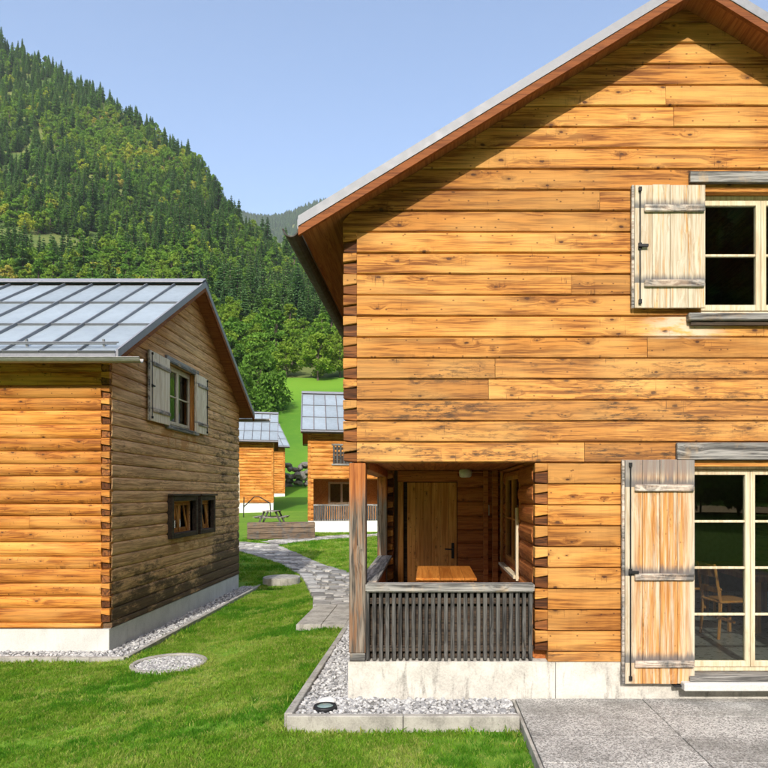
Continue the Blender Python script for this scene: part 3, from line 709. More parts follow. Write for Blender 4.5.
# roof: deck, soffit, metal panels, verge and gutters
PANEL_W = .60
def panel_mesh(w, l, lift=.014):
    mb = MB(); g = .006; x0, x1 = g, w-g
    # plate with folded-up seams on both long sides
    vs = [(x0, 0, .012+lift), (x1, 0, .012+lift), (x1, l+.03, .008), (x0, l+.03, .008), (x0, 0, 0), (x1, 0, 0), (x1, l+.03, 0), (x0, l+.03, 0)]
    mb.add(vs, [(0, 1, 2, 3), (7, 6, 5, 4), (0, 4, 5, 1), (1, 5, 6, 2), (2, 6, 7, 3), (3, 7, 4, 0)])
    mb.box(x0, x0+.022, 0, l, .012, .046+lift, 1); mb.box(x0, x1, -.012, .012, .0, .030+lift, 1)  # ribs and lower lip coloured dark for the shade along the seams
    return mb.mesh('panel', [M['zinc'], M['zincd']])
def roof(h, length, y0=-.32, y1=None, ov=.38, panels=(True, True), rows=3, th=.10, gut=M['gutd'], gut_ext=0.0, guard=False, stagger=True, vergeh=.15):
    y1 = length+.32 if y1 is None else y1
    cs = math.sqrt(1+SL*SL); half = W/2+ov; slope_len = half*cs
    deck = MB()
    for sgn in (-1, 1):
        xe = W/2+sgn*half; ze = APEX-SL*half; up = .06
        P = [(W/2, y0+.02, APEX+.004), (xe, y0+.02, ze+.004), (xe, y1-.02, ze+.004), (W/2, y1-.02, APEX+.004)]
        deck.add(P+[(x, y, z+up) for x, y, z in P], [(0, 1, 2, 3), (7, 6, 5, 4), (0, 4, 5, 1), (1, 5, 6, 2), (2, 6, 7, 3), (3, 7, 4, 0)])
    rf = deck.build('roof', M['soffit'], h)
    # soffit boards seen under the verge and eave: thin laths so that the underside is not one sheet
    for sgn in (-1, 1):
        T = Matrix.Translation((W/2+sgn*half, 0, APEX-SL*half+.066)) @ Matrix.Rotation(-sgn*0, 4, 'Z')
        ux = Vector((-sgn/cs, 0, SL/cs)); vy = Vector((0, 1, 0)); nz = Vector((sgn*SL/cs, 0, 1/cs))
        base = Vector((W/2+sgn*half, 0, APEX-SL*half+.066/cs*cs))
        # local panel axes: X along the eave, Y up the slope
        eav = vy if sgn > 0 else -vy
        MT = Matrix(((eav.x, ux.x, nz.x, 0), (eav.y, ux.y, nz.y, 0), (eav.z, ux.z, nz.z, 0), (0, 0, 0, 1)))
        rl = (slope_len-.16)/rows; npan = int((y1-y0)/PANEL_W+.999); pw = (y1-y0-.04)/npan
        if panels[0 if sgn < 0 else 1]:
            me = panel_mesh(pw, rl)
            for k in range(rows):
                for i in range(npan):
                    along = y0+.02+(i*pw if sgn > 0 else (i+1)*pw)
                    q = obj('panel', me, rf); p = base+ux*(k*rl)+nz*.004; p.y = along
                    q.matrix_local = Matrix.Translation(p) @ MT
        else:
            mb = MB()
            for i in range(npan):
                T2 = Matrix.Translation(base+Vector((0, y0+.02+(i*pw if sgn > 0 else (i+1)*pw), 0))) @ MT
                mb.box(.004, pw-.004, 0, slope_len-.04, .004, .02, 0, T2); mb.box(.004, .016, 0, slope_len-.04, .02, .045, 0, T2)
            mb.build('sheeting', M['zinc'], rf)
        de = MB(); xe = W/2+sgn*half; de.box(min(xe, xe+sgn*.014), max(xe, xe+sgn*.014), y0+.02, y1-.02, APEX-SL*half-.012, APEX-SL*half+.078); de.build('drip_edge', M['verge'], rf)
        # verge strips on both gables
        for yy, s2 in ((y0, -1), (y1, 1)):
            mb = MB(); a = Vector((W/2+sgn*half, yy, APEX-SL*half)); b = Vector((W/2, yy, APEX))
            o1, o2 = Vector((0, -.018, 0)), Vector((0, .018, 0))
            lo, hi = Vector((0, 0, .0)), Vector((0, 0, vergeh))
            vs = [a+o1+lo, b+o1+lo, b+o1+hi, a+o1+hi, a+o2+lo, b+o2+lo, b+o2+hi, a+o2+hi]
            mb.add(vs, [(0, 1, 2, 3), (7, 6, 5, 4), (0, 4, 5, 1), (1, 5, 6, 2), (2, 6, 7, 3), (3, 7, 4, 0)])
            mb.build('verge_strip', M['verge'], rf)
            mb = MB(); o3 = Vector((0, s2*.010, 0)); o4 = Vector((0, -s2*.03, 0)); lo, hi = Vector((0, 0, -.085)), Vector((0, 0, -.003))
            vs = [a+o3+lo, b+o3+lo, b+o3+hi, a+o3+hi, a+o4+lo, b+o4+lo, b+o4+hi, a+o4+hi]
            mb.add(vs, [(0, 1, 2, 3), (7, 6, 5, 4), (0, 4, 5, 1), (1, 5, 6, 2), (2, 6, 7, 3), (3, 7, 4, 0)])
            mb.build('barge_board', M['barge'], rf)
        # gutter: half-round trough
        gx, gz, R = W/2+sgn*(half+.075), APEX-SL*half-.02, .075
        mb = MB(); n = 9; ya, yb = y0+.01-gut_ext, y1-.01; vs = []
        for yv in (ya, yb):
            for rr in (R, R-.012):
                vs += [(gx+rr*math.cos(math.pi+math.pi*k/(n-1)), yv, gz+rr*math.sin(math.pi+math.pi*k/(n-1))) for k in range(n)]
        fs = []
        for k in range(n-1):
            fs += [(k, k+1, 2*n+k+1, 2*n+k), (n+k+1, n+k, 3*n+k, 3*n+k+1), (k, n+k, n+k+1, k+1), (2*n+k, 2*n+k+1, 3*n+k+1, 3*n+k)]
        fs += [(0, 2*n, 3*n, n), (n-1, 2*n-1, 4*n-1, 3*n-1)]
        mb.add(vs, fs); mb.tube([(gx+sgn*R, ya, gz), (gx+sgn*R, yb, gz)], .011, 6)
        mb.build('gutter', gut, rf, smooth=False)
        if guard:
            mb = MB()
            for dd in (.16, .24):
                p = base+ux*dd+nz*.10; mb.tube([(p.x, y0+.05, p.z), (p.x, y1-.05, p.z)], .012, 6)
            mb.build('snow_guard', M['zincd'], rf)
            for i in range(int((y1-y0)/1.2)):
                p = base+ux*.10; p.y = y0+.3+i*1.2; b = MB(); b.bar(p+nz*.02, p+ux*.22+nz*.02, .03, .012); b.bar(p+ux*.15+nz*.02, p+ux*.2+nz*.13, .03, .03); b.build('guard_bracket', M['zincd'], rf)
    rc = MB()
    for sgn in (-1, 1):
        P = [(W/2, y0-.02, APEX+.17), (W/2+sgn*.20, y0-.02, APEX+.17-.20*SL), (W/2+sgn*.20, y1+.02, APEX+.17-.20*SL), (W/2, y1+.02, APEX+.17)]
        rc.add(P+[(x, y, z+.02) for x, y, z in P], [(0, 1, 2, 3), (7, 6, 5, 4), (0, 4, 5, 1), (1, 5, 6, 2), (2, 6, 7, 3), (3, 7, 4, 0)])
    rc.build('ridge_cap', M['verge'], rf)
    return rf
def closed_wall(parent, wl, u0, u1, z0, z1, mat, clip=None, prof=ROUND):
    mb = wall_boards(parent, wl, u0, u1, courses(z0, z1), mat, prof, clip=clip, joints=0, single=True)
    return mb.build('wall', mat, parent)

# ------------------------------------------------------------ the large house on the right
HM = empty('log_house', (-.85, 6.3, -1.68))
tag(HM, 'large honey coloured log house with corner porch and open shutters', 'house')
wf = Wall((0, 0, 0), (1, 0, 0), (0, -1, 0))                # front gable
FD = (3.45, 4.77, .0, 1.99); UW = (3.55, 4.89, 3.46, 4.72)   # french door, upper window
PX = 2.05                                                   # porch width to the outer face of the cross wall
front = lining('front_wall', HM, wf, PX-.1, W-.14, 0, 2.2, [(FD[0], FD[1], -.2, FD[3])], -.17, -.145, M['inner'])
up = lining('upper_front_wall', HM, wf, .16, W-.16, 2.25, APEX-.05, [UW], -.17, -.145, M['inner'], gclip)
cr_all = courses(0, APEX)
low = [c for c in cr_all if c[1] <= 2.0]; high = [c for c in cr_all if c[0] >= 1.98]
wall_boards(front, wf, PX, W-.14, low, M['front'], FLAT, [FD], joints=.3)
high2 = [(c[0]+.005 if i == 0 else c[0], c[1]) for i, c in enumerate(high)]
wall_boards(up, wf, .14, W-.14, [c for c in high2 if c[1] <= HE+.02], M['front'], FLAT, [UW], joints=.3)
wall_boards(up, wf, 0, W, [c for c in high2 if c[1] > HE+.02], M['front'], FLAT, [UW], clip=gclip, joints=.35)
dovetail(up, wf, 0, .14, [c for c in high2 if c[1] <= HE+.02], M['front'], 1)
dovetail(up, wf, W-.14, .14, [c for c in high2 if c[1] <= HE+.02], M['front'], -1)
dovetail(front, wf, W-.14, .14, low, M['front'], -1)
dovetail(front, wf, PX-.13, .13, low, M['front'], 1)
# side and rear walls (out of the photograph's view, but they close the house)
wL = Wall((0, .14, 0), (0, 1, 0), (-1, 0, 0)); wR = Wall((W, .14, 0), (0, 1, 0), (1, 0, 0)); wB = Wall((0, L, 0), (1, 0, 0), (0, 1, 0))
closed_wall(HM, wL, 0, L-.28, 2.2, HE, M['side']); closed_wall(HM, wR, 0, L-.28, 0, HE, M['side']); closed_wall(HM, wB, 0, W, 0, APEX, M['sidex'], gclip)
wL2 = Wall((.20, 3.05, 0), (0, 1, 0), (-1, 0, 0)); closed_wall(HM, wL2, .12, L-3.2, 0, 2.2, M['side'])
roof(HM, L, panels=(False, False), vergeh=.095)
# foundation
fm = MB(); fm.box(.05, FD[0], .01, .3, -.75, 0); fm.box(FD[0], FD[1], .01, .3, -.75, -.125); fm.box(FD[1], W, .01, .3, -.75, 0)
fm.box(.05, .3, .3, L, -.75, 0); fm.box(W-.25, W, .3, L, -.75, 0); fm.box(.3, W-.25, L-.25, L, -.75, 0)
fd = fm.build('foundation', M['found'], HM)
sm = MB(); sm.box(2.122, 2.13, .005, .02, -.38, -.004); sm.build('foundation_joint', M['grit'], fd)
# floors
fl = MB(); fl.box(.3, PX-.13, .14, 3.05, -.1, .015); fl.build('porch_floor', M['greyy'], HM)
fl = MB(); fl.box(PX-.12, W-.15, .15, L-.15, -.12, -.06); fl.box(.35, PX-.12, 3.2, L-.15, -.12, -.06); fl.build('room_floor', M['tile'], HM)
fl = MB(); fl.box(.02, W-.15, .15, L-.15, 2.06, 2.2); fl.build('upper_floor', M['porch_y'], HM)
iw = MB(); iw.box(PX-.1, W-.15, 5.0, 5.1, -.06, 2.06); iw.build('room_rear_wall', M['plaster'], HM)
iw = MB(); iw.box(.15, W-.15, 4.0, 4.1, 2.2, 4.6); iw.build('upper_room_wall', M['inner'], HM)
# porch: ceiling boards, posts, beam, railings
for i in range(12):
    c = MB(); c.box(.25+i*.139, .25+(i+1)*.139-.004, .14, 3.05, 2.03, 2.056); c.build('ceiling_board', M['porch_y'], HM, bevel=.003)
pst = MB(); pst.box(.06, .225, .0, .165, .085, 1.99); pst.build('porch_post', M['post'], HM, bevel=.008)
pst = MB(); pst.box(.065, .22, .005, .16, .0, .085); pst.build('post_foot', M['greyx'], HM, bevel=.006)
pst = MB(); pst.box(.11, .25, 2.90, 3.04, .0, 1.93); pst.build('porch_post', M['post'], HM, bevel=.008)
bm_ = MB(); bm_.box(.08, .25, .17, 3.04, 1.93, 2.03); bm_.build('porch_beam', M['porch_y'], HM, bevel=.006)
rl = MB(); rl.box(.226, 1.915, -.02, .10, .70, .785); RAIL = rl.build('front_railing', M['greyx'], HM, bevel=.012, seg=2)
n = 26
for i in range(n):
    u = .245+(1.88-.245)*i/(n-1); b = MB(); b.box(u-.019, u+.019+rnd.uniform(-.003, .003), .02+rnd.uniform(-.004, .004), .055, .012+rnd.uniform(-.01, .01), .705); b.build('baluster', M['greyz'], RAIL, bevel=.004)
for z in (.12, .60): b = MB(); b.box(.226, 1.915, .057, .085, z-.03, z+.03); b.build('cross_rail', M['dark'], RAIL, bevel=.004)
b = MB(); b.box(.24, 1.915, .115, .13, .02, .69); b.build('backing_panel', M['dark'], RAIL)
rl = MB(); rl.box(.12, .325, .17, 2.90, .745, .785); RAIL2 = rl.build('side_railing', M['greyy'], HM, bevel=.006)
for i in range(4): b = MB(); b.box(.20, .23, .17, 2.90, .03+i*.178, .03+(i+1)*.178-.006); b.build('side_board', M['porch_y'], RAIL2, bevel=.004)
# porch rear wall with the door
wp = Wall((.20, 3.06, 0), (1, 0, 0), (0, -1, 0)); DR = (.29, 1.09, 0, 1.86)
prw = lining('porch_rear_wall', HM, wp, .0, PX-.33, 0, 2.05, [DR], -.17, -.145, M['inner'])
wall_boards(prw, wp, .13, DR[0]-.09, courses(0, 2.03), M['porch_back'], ROUND, joints=0)
wall_boards(prw, wp, DR[1], 1.72, courses(0, 2.03), M['porch'], ROUND, joints=0)
dovetail(prw, wp, .03, .10, [c for c in courses(0, 2.03)], M['porch_back'], 1)
wall_boards(prw, wp, DR[0]-.09, DR[1], [(1.86, 2.03)], M['porch'], FLAT, joints=0)
wpart('door_frame', HM, wp, [(DR[0]-.085, DR[0]-.005, -.05, .03, 0, 1.86)], M['trim'])
wpart('corner_post', HM, wp, [(1.47, 1.54, 0.012, .06, 0, 2.03)], M['porch'])
wpart('corner_post', HM, wp, [(1.60, 1.68, 0.012, .09, 0, 2.03)], M['porch'])
door = wpart('door', HM, wp, [(DR[0], DR[1], -.10, -.07, 0, 1.86)], M['dark'])
for i in range(6):
    w_ = (DR[1]-DR[0]-.06)/6; wpart('door_board', door, wp, [(DR[0]+.05+i*w_+.001, DR[0]+.05+(i+1)*w_-.001, -.069, -.04, .01, 1.85)], M['door'], .003)
hd = MB(); wbox(hd, wp, 1.0, 1.04, -.04, -.028, .72, .95); hd.tube([wp.p(1.02, -.03, .86), wp.p(1.02, .03, .86), wp.p(.90, .03, .865)], .011, 6); hd.build('door_handle', M['iron'], door)
wpart('light_switch', HM, wp, [(1.545, 1.56, .02, .03, 1.36, 1.52)], M['white'])
lm = MB(); lm.lathe([(.06, 0), (.085, -.01), (.092, -.05), (.085, -.10), (.06, -.115), (.0, -.118)], (1.38, 2.62, 2.03), 20); lm.build('porch_lamp', M['white'], HM, smooth=True)
# porch right wall (faces left) with a window
wr = Wall((PX-.13, .14, 0), (0, 1, 0), (-1, 0, 0)); PW = (1.0, 2.45, .73, 1.99)
prr = lining('porch_side_wall', HM, wr, 0, 2.92, 0, 2.05, [PW], -.17, -.13, M['inner'])
wall_boards(prr, wr, 0, 2.92, courses(0, 2.03), M['porch_y'], ROUND, [PW], joints=0, thick=.13)
window(HM, wr, PW[0], PW[1], PW[2], 1.97, -.03, 2, 2, frame_mat=M['porch_y'], sash_mat=M['trim'])
wpart('window_sill', HM, wr, [(PW[0]-.04, PW[1]+.04, .0, .07, .68, .72)], M['sash'])
wpart('window_casing', HM, wr, [(PW[0]-.07, PW[0], .01, .04, .66, 1.52)], M['sash'])
wpart('window_casing', HM, wr, [(PW[1], PW[1]+.09, .01, .04, .66, 1.99)], M['trim'])
# upper window, header, sill, shutters
window(HM, wf, UW[0], UW[1], UW[2]+.02, UW[3]-.02, -.085, 2, 2)
wpart('window_header', HM, wf, [(UW[0]-.10, UW[1]+.10, .012, .06, 4.77, 4.88)], M['greyx'])
wpart('window_lintel', HM, wf, [(UW[0], UW[1], -.085, .0, 4.70, 4.765)], M['trimx'])
wpart('window_sill', HM, wf, [(UW[0]-.12, UW[1]+.12, -.08, .075, 3.40, 3.475)], M['greyx'], .01)
wpart('window_sill', HM, wf, [(UW[0]-.09, UW[1]+.09, .012, .045, 3.355, 3.397)], M['dark'], .005)
for s_ in (UW[0], UW[1]-.03): wpart('window_jamb', HM, wf, [(s_-.001, s_+.03, -.08, .005, 3.48, 4.70)], M['trim'])
shutter(HM, wf, 2.895, 3.595, 3.52, 4.74, M['shut_up'], (3.76, 4.50), .045, 4)
shutter(HM, wf, 4.85, 5.55, 3.52, 4.74, M['shut_up'], (3.76, 4.50), .045, 4, 1)
# french door
window(HM, wf, FD[0], FD[1], -.115, 1.97, -.085, 2, 4, 'french_door', fr=.045, st=.048)
wpart('door_header', HM, wf, [(FD[0]-.13, FD[1]+.13, .012, .06, 2.02, 2.19)], M['greyx'], .006)
wpart('door_lintel', HM, wf, [(FD[0], FD[1], -.085, .008, 1.955, 2.012)], M['trimx'])
for s_ in (FD[0], FD[1]-.03): wpart('door_jamb', HM, wf, [(s_-.001, s_+.03, -.08, .005, -.11, 1.955)], M['trim'])
wpart('threshold', HM, wf, [(FD[0]-.02, FD[1]+.02, -.09, .10, -.165, -.118)], M['greyx'], .006)
wpart('threshold_step', HM, wf, [(FD[0]-.10, FD[1]+.10, -.005, .16, -.245, -.17)], M['found2'], .008)
shutter(HM, wf, 2.80, 3.49, -.20, 2.02, M['shut_dn'], (.0, .86, 1.74), .045, 4)
shutter(HM, wf, 4.73, 5.42, -.20, 2.02, M['shut_dn'], (.0, .86, 1.74), .045, 4, 1)
hk = MB(); wbox(hk, wf, 3.28, 3.36, .01, .09, -.225, -.205); hk.build('shutter_stay', M['iron'], HM)

# porch table, room table and chairs
def tableobj(name, loc, sx, sy, h, label, mat):
    t = empty(name, loc); tag(t, label, 'table')
    nb = 5
    tb = MB(); tb.box(-sx/2+.03, sx/2-.03, -sy/2+.03, sy/2-.03, h-.10, h-.03); tb.build('apron', mat, t)
    for i in range(nb): b = MB(); b.box(-sx/2+i*sx/nb, -sx/2+(i+1)*sx/nb-.002, -sy/2, sy/2, h-.028, h); b.build('table_board', mat, t, bevel=.003)
    for a in (-1, 1):
        for c in (-1, 1): b = MB(); b.box(a*(sx/2-.07)-.03, a*(sx/2-.07)+.03, c*(sy/2-.07)-.03, c*(sy/2-.07)+.03, 0, h-.1); b.build('leg', mat, t, bevel=.004)
    return t
tableobj('porch_table', (.20, 7.38, -1.664), .66, 1.15, .755, 'orange varnished wooden table standing on the porch behind the railing', M['table'])
tableobj('dining_table', (4.55, 8.6, -1.739), 1.0, 1.6, .74, 'wooden dining table inside the room behind the glass door', M['chairw'])
def chair(loc, rz, label):
    c = empty('chair', loc, rz); tag(c, label, 'chair', 'wooden chairs inside the glass door')
    s = MB(); s.box(-.21, .21, -.21, .21, .43, .46); s.build('seat', M['chairw'], c, bevel=.01)
    for x in (-.18, .18):
        b = MB(); b.bar((x, -.18, 0), (x, -.18, .43), .035); b.build('leg', M['chairw'], c)
        b = MB(); b.tube([(x, .22, 0), (x, .19, .44), (x*.95, .27, .90)], [.018, .02, .016], 6); b.build('leg', M['chairw'], c)
    b = MB(); b.box(-.18, .18, .235, .255, .74, .88); b.box(-.18, .18, .205, .222, .55, .62); b.build('backrest', M['chairw'], c, bevel=.004)
    b = MB(); b.box(-.17, .17, -.012, .012, .18, .21); b.build('stretcher', M['chairw'], c)
    return c
chair((3.66, 7.75, -1.739), math.radians(100), 'nearer wooden chair seen through the glass door panes')
chair((3.82, 8.75, -1.739), math.radians(75), 'farther wooden chair seen through the glass door panes')

# ------------------------------------------------------------ the weathered house on the left
HL = empty('log_house', (-5.05, 10.0, -2.14), math.pi/2)
tag(HL, 'weathered log house with metal panel roof and dark stained gable on the left', 'house')
LL = 7.5
UL = (2.20, 3.60, 3.46, 4.72); S1 = (2.32, 3.50, 1.36, 1.99); S2 = (3.86, 4.62, 1.36, 1.99)
gw = lining('gable_wall', HL, wf, .15, W-.15, 0, APEX-.05, [UL, S1, S2], -.17, -.145, M['inner'], gclip)
wall_boards(gw, wf, .06, W, [c for c in courses(0, APEX) if c[1] <= HE+.02], M['gable'], SEMI, [UL, S1, S2], joints=.5)
wall_boards(gw, wf, 0, W, [c for c in courses(0, APEX) if c[1] > HE+.02], M['gable'], SEMI, [UL], clip=gclip, joints=.5)
ws = Wall((0, 0, 0), (0, 1, 0), (-1, 0, 0))
sw = lining('eave_wall', HL, ws, .15, LL-.15, 0, HE-.05, [], -.17, -.145, M['inner'])
CL = courses(0, HE); jj = [rnd.uniform(-.014, .014) for c in CL]
CL = [(c[0]+(jj[i] if i else 0), c[1]+(jj[i+1] if i+1 < len(CL) else 0)) for i, c in enumerate(CL)]
wall_boards(sw, ws, .14, LL, CL, M['side'], ROUND, joints=.4)
dovetail(sw, ws, .004, .136, CL, M['side'], 1)
closed_wall(HL, Wall((W, .14, 0), (0, 1, 0), (1, 0, 0)), 0, LL-.28, 0, HE, M['side'])
closed_wall(HL, Wall((0, LL, 0), (1, 0, 0), (0, 1, 0)), .14, W-.14, 0, APEX, M['sidex'], gclip)
roof(HL, LL, panels=(True, False), gut=M['gut'], gut_ext=.42, guard=True, vergeh=.13, y0=-.30)
fm = MB(); fm.box(-.0, W, .012, .3, -.8, -.006); fm.box(.012, .3, .3, LL, -.8, -.006); fm.box(W-.3, W, .3, LL, -.8, -.006); fm.box(.3, W-.3, LL-.3, LL, -.8, -.006)
fdl = fm.build('foundation', M['found2'], HL)
fl = MB(); fl.box(.16, W-.16, .17, LL-.16, -.1, -.02); fl.build('room_floor', M['tile'], HL)
fl = MB(); fl.box(.16, W-.16, .17, LL-.16, 2.2, 2.3); fl.build('upper_floor', M['inner'], HL)
iw = MB(); iw.box(.16, W-.16, 2.5, 2.6, 0, 5.0); iw.build('room_rear_wall', M['inner'], HL)
window(HL, wf, UL[0], UL[1], UL[2]+.02, UL[3]-.02, -.085, 2, 2)
wpart('window_header', HL, wf, [(UL[0]-.14, UL[1]+.14, .012, .06, 4.70, 4.81)], M['greyx'])
wpart('window_sill', HL, wf, [(UL[0]-.1, UL[1]+.1, -.08, .08, 3.40, 3.475)], M['greyx'], .01)
for s_ in (UL[0], UL[1]-.03): wpart('window_jamb', HL, wf, [(s_-.001, s_+.03, -.08, .005, 3.48, 4.70)], M['trim'])
shutter(HL, wf, 1.28, 2.13, 3.46, 4.72, M['shut_l'], (3.66, 4.50), .06, 4)
shutter(HL, wf, 3.52, 4.20, 3.46, 4.72, M['shut_l'], (3.66, 4.50), .06, 4, 1)
for S in (S1, S2):
    wpart('window_box', HL, wf, [(S[0]-.10, S[0], -.06, .09, 1.26, 2.10), (S[1], S[1]+.10, -.06, .09, 1.26, 2.10), (S[0], S[1], -.06, .09, 2.0, 2.10), (S[0], S[1], -.06, .09, 1.26, 1.36)], M['dark'], .01)
    wpart('window_cap', HL, wf, [(S[0]-.14, S[1]+.14, .02, .13, 2.103, 2.14)], M['dark'], .006)
    window(HL, wf, S[0], S[1], 1.36, 1.99, -.07, 2 if S is S1 else 1, 1, sash_mat=M['trim'], frame_mat=M['trim'], fr=.04, st=.04)
    for q in (.35, .7): b = MB(); uu = lerp(S[0], S[1], q); b.bar(wf.p(uu-.08, -.03, 1.90), wf.p(uu+.05, .0, 1.38), .028); b.build('window_stay', M['trim'], HL)

# ------------------------------------------------------------ houses farther back
def far_house(name, loc, rz, length, label, porch=None, right_gable=True, foundation=.55, shut=None):
    """eave wall (local x=0 side is local -x) faces the camera after rz; local y runs to the left"""
    h = empty(name, loc, rz); tag(h, label, 'house')
    wS = Wall((0, 0, 0), (0, 1, 0), (-1, 0, 0)); op = [porch] if porch else []
    mb = wall_boards(h, wS, .14, length-.14, courses(0, HE), M['side'], ROUND, op, joints=.4, single=True); w = mb.build('eave_wall', M['side'], h)
    dovetail_join(w, wS, length, [c for c in courses(0, HE)], porch)
    closed_wall(h, Wall((0, 0, 0), (1, 0, 0), (0, -1, 0)), 0, W, 0, APEX, M['sidex'], gclip)
    closed_wall(h, Wall((0, length, 0), (1, 0, 0), (0, 1, 0)), .0, W, 0, APEX, M['sidex'], gclip)
    closed_wall(h, Wall((W, .14, 0), (0, 1, 0), (1, 0, 0)), 0, length-.28, 0, HE, M['side'])
    roof(h, length, panels=(True, False), vergeh=.13)
    f = MB(); f.box(.012, W-.012, .012, length-.012, -foundation-.5, -.006); f.build('foundation', M['white_found'], h)
    return h, wS
M['white_found'] = concrete('pale_foundation', (.74, .72, .68), .85, 2, .2)
def dovetail_join(parent, wl, length, crs, porch):
    t = MB(); e = MB()
    for za, zb in crs:
        h = zb-za
        if h < .15: continue
        for a, b in ((0, .14), (length-.14, length)):
            wbox(t, wl, a, b, -.13, .006, za+h*.52, zb); wbox(e, wl, a+.004, b-.004, -.13, -.03, za+.004, za+h*.51)
    t.build('board_tails', M['side'], parent); e.build('log_ends', M['end'], parent)
# B: house with porch behind the large house. rz=90deg turns the eave side to the camera; local y runs to -X
def rotp(rz_extra): return math.pi/2+math.radians(rz_extra)
LB = 8.6; rzb = rotp(10.5)
# left wall corner should be at (-5.72, 30): that is local y = LB
Lb_dir = Matrix.Rotation(rzb, 3, 'Z') @ Vector((0, 1, 0))
ob = Vector((-5.72, 30.0, -1.28)) - Lb_dir*LB
PB = (LB-3.55, LB-.26, 0, 1.99)
HB, wSB = far_house('log_house', ob, rzb, LB, 'log house with a railed porch seen in the gap beside the large house', PB)
# porch of B: recess walls
pr = MB(); pr.box(1.9, 1.98, PB[0]-.1, PB[1]+.24, 0, 2.1); pr.build('porch_rear_wall', M['porch_back'], HB)
pr = MB(); pr.box(.14, 1.9, PB[0]-.08, PB[0]-.005, 0, 2.1); pr.build('porch_side_wall', M['porch_back'], HB)
pr = MB(); pr.box(.14, 1.9, PB[0], PB[1]+.2, 2.02, 2.1); pr.build('porch_ceiling', M['porch_y'], HB)
wpb = Wall((1.9, 0, 0), (0, 1, 0), (-1, 0, 0)); window(HB, wpb, LB-2.35, LB-1.0, .75, 1.9, .03, 2, 1)
pr = MB(); pr.box(-.03, .09, PB[0], PB[1], .70, .79); RB = pr.build('railing', M['greyy'], HB)
nb_ = 30
for i in range(nb_): u = lerp(PB[0]+.05, PB[1]-.05, i/(nb_-1)); b = MB(); b.box(-.005, .03, u-.046, u+.044, .0, .70); b.build('baluster', M['greyz'], RB)
wpart('slatted_window', HB, wSB, [(LB-1.75+i*.16, LB-1.66+i*.16, .012, .05, 2.75, 3.6) for i in range(-3, 4)], M['greyz'])
wpart('window_head', HB, wSB, [(LB-2.28, LB-1.12, .012, .05, 3.61, 3.69)], M['greyy']); wpart('window_sill', HB, wSB, [(LB-2.28, LB-1.12, .012, .05, 2.66, 2.74)], M['greyy'])
wpart('window_void', HB, wSB, [(LB-2.23, LB-1.18, .0, .008, 2.75, 3.6)], M['dark'], 0)
# C and D
rzc = rotp(13.4); oc = (-10.72, 43.7, -.62)
HC, wSC = far_house('log_house', oc, rzc, 7.5, 'small yellow log house seen past the left house gable', None, foundation=.6)
wpart('pale_shutter', HC, wSC, [(2.25, 2.85, .012, .05, -.05, 2.15)], M['sash'])
rzd = rotp(27); od = (-13.05, 57.5, .05)
HD, wSD = far_house('log_house', od, rzd, 7.5, 'orange log house mostly hidden behind the small yellow house', None, foundation=.5)

# ------------------------------------------------------------ terrace, kerbs, gravel
tz = -2.04
tb = MB(); tb.box(.868, 9.0, -5, 6.29, tz-.3, tz-.03); TER = tag(tb.build('terrace', M['grit'], None), kind='structure')
ys = [6.285-.5*i for i in range(0, 14)]
sl_w = 1.262
for i in range(6):
    for j in range(len(ys)-1):
        x0 = .868+i*sl_w; b = MB(); dz = rnd.uniform(-.002, .002)
        b.box(x0+.004, x0+sl_w-.004, ys[j+1]+.0015, ys[j]-.0015, tz-.04, tz+dz); b.build('paving_slab', M['slab'], TER, bevel=.004)
b = MB(); b.box(.835, .864, -5, 6.285, tz-.3, tz-.004); b.build('edge_strip', M['kerb'], TER, bevel=.004)
def kerb_run(parent, a, b, z_a, z_b, w=.075, h=.22, n=None):
    a = Vector(a); b = Vector(b); ln = (b-a).length; n = n or max(1, round(ln/1.0))
    for i in range(n):
        p, q = a.lerp(b, i/n), a.lerp(b, (i+1)/n); d = (q-p).normalized()*.003
        za, zb = lerp(z_a, z_b, i/n), lerp(z_a, z_b, (i+1)/n); j = rnd.uniform(-.004, .004)
        m = MB(); m.bar((p.x+d.x, p.y+d.y, za-h/2+j), (q.x-d.x, q.y-d.y, zb-h/2+j), w, h); m.build('kerb_stone', M['kerb'], parent, bevel=.007)
gb = MB(); gb.box(-1.28, .83, 5.73, 6.31, -2.4, -2.06); gb.box(-1.28, -.82, 6.31, 14.6, -2.4, -2.075); GB = tag(gb.build('gravel_bed', M['grit'], None), kind='structure')
kerb_run(GB, (-1.28, 5.72), (.832, 5.72), -2.005, -2.005)
kerb_run(GB, (-1.28, 5.762), (-1.28, 10.2), -2.005, -2.075)
kerb_run(GB, (-1.28, 10.2), (-1.28, 14.6), -2.075, -2.12)
gl = MB(); gl.box(-13, -4.56, 9.48, 10.02, -2.9, -2.515); gl.box(-5.06, -4.56, 10.02, 17.2, -2.9, -2.515); GL = tag(gl.build('gravel_bed', M['grit'], None), kind='structure')
kerb_run(GL, (-12.5, 9.48), (-4.56, 9.48), -2.45, -2.45, n=8); kerb_run(GL, (-4.56, 9.522), (-4.56, 17.2), -2.45, -2.46)
def pebble(seed):
    r = random.Random(seed); bm = bmesh.new(); bmesh.ops.create_icosphere(bm, subdivisions=1, radius=1)
    for v in bm.verts: v.co *= r.uniform(.72, 1.2); v.co.z *= .62
    me = bpy.data.meshes.new('pebble'); bm.to_mesh(me); bm.free(); me.materials.append(M['pebble']); return proto('pebble_form', me)
PEB = [pebble(i) for i in range(4)]
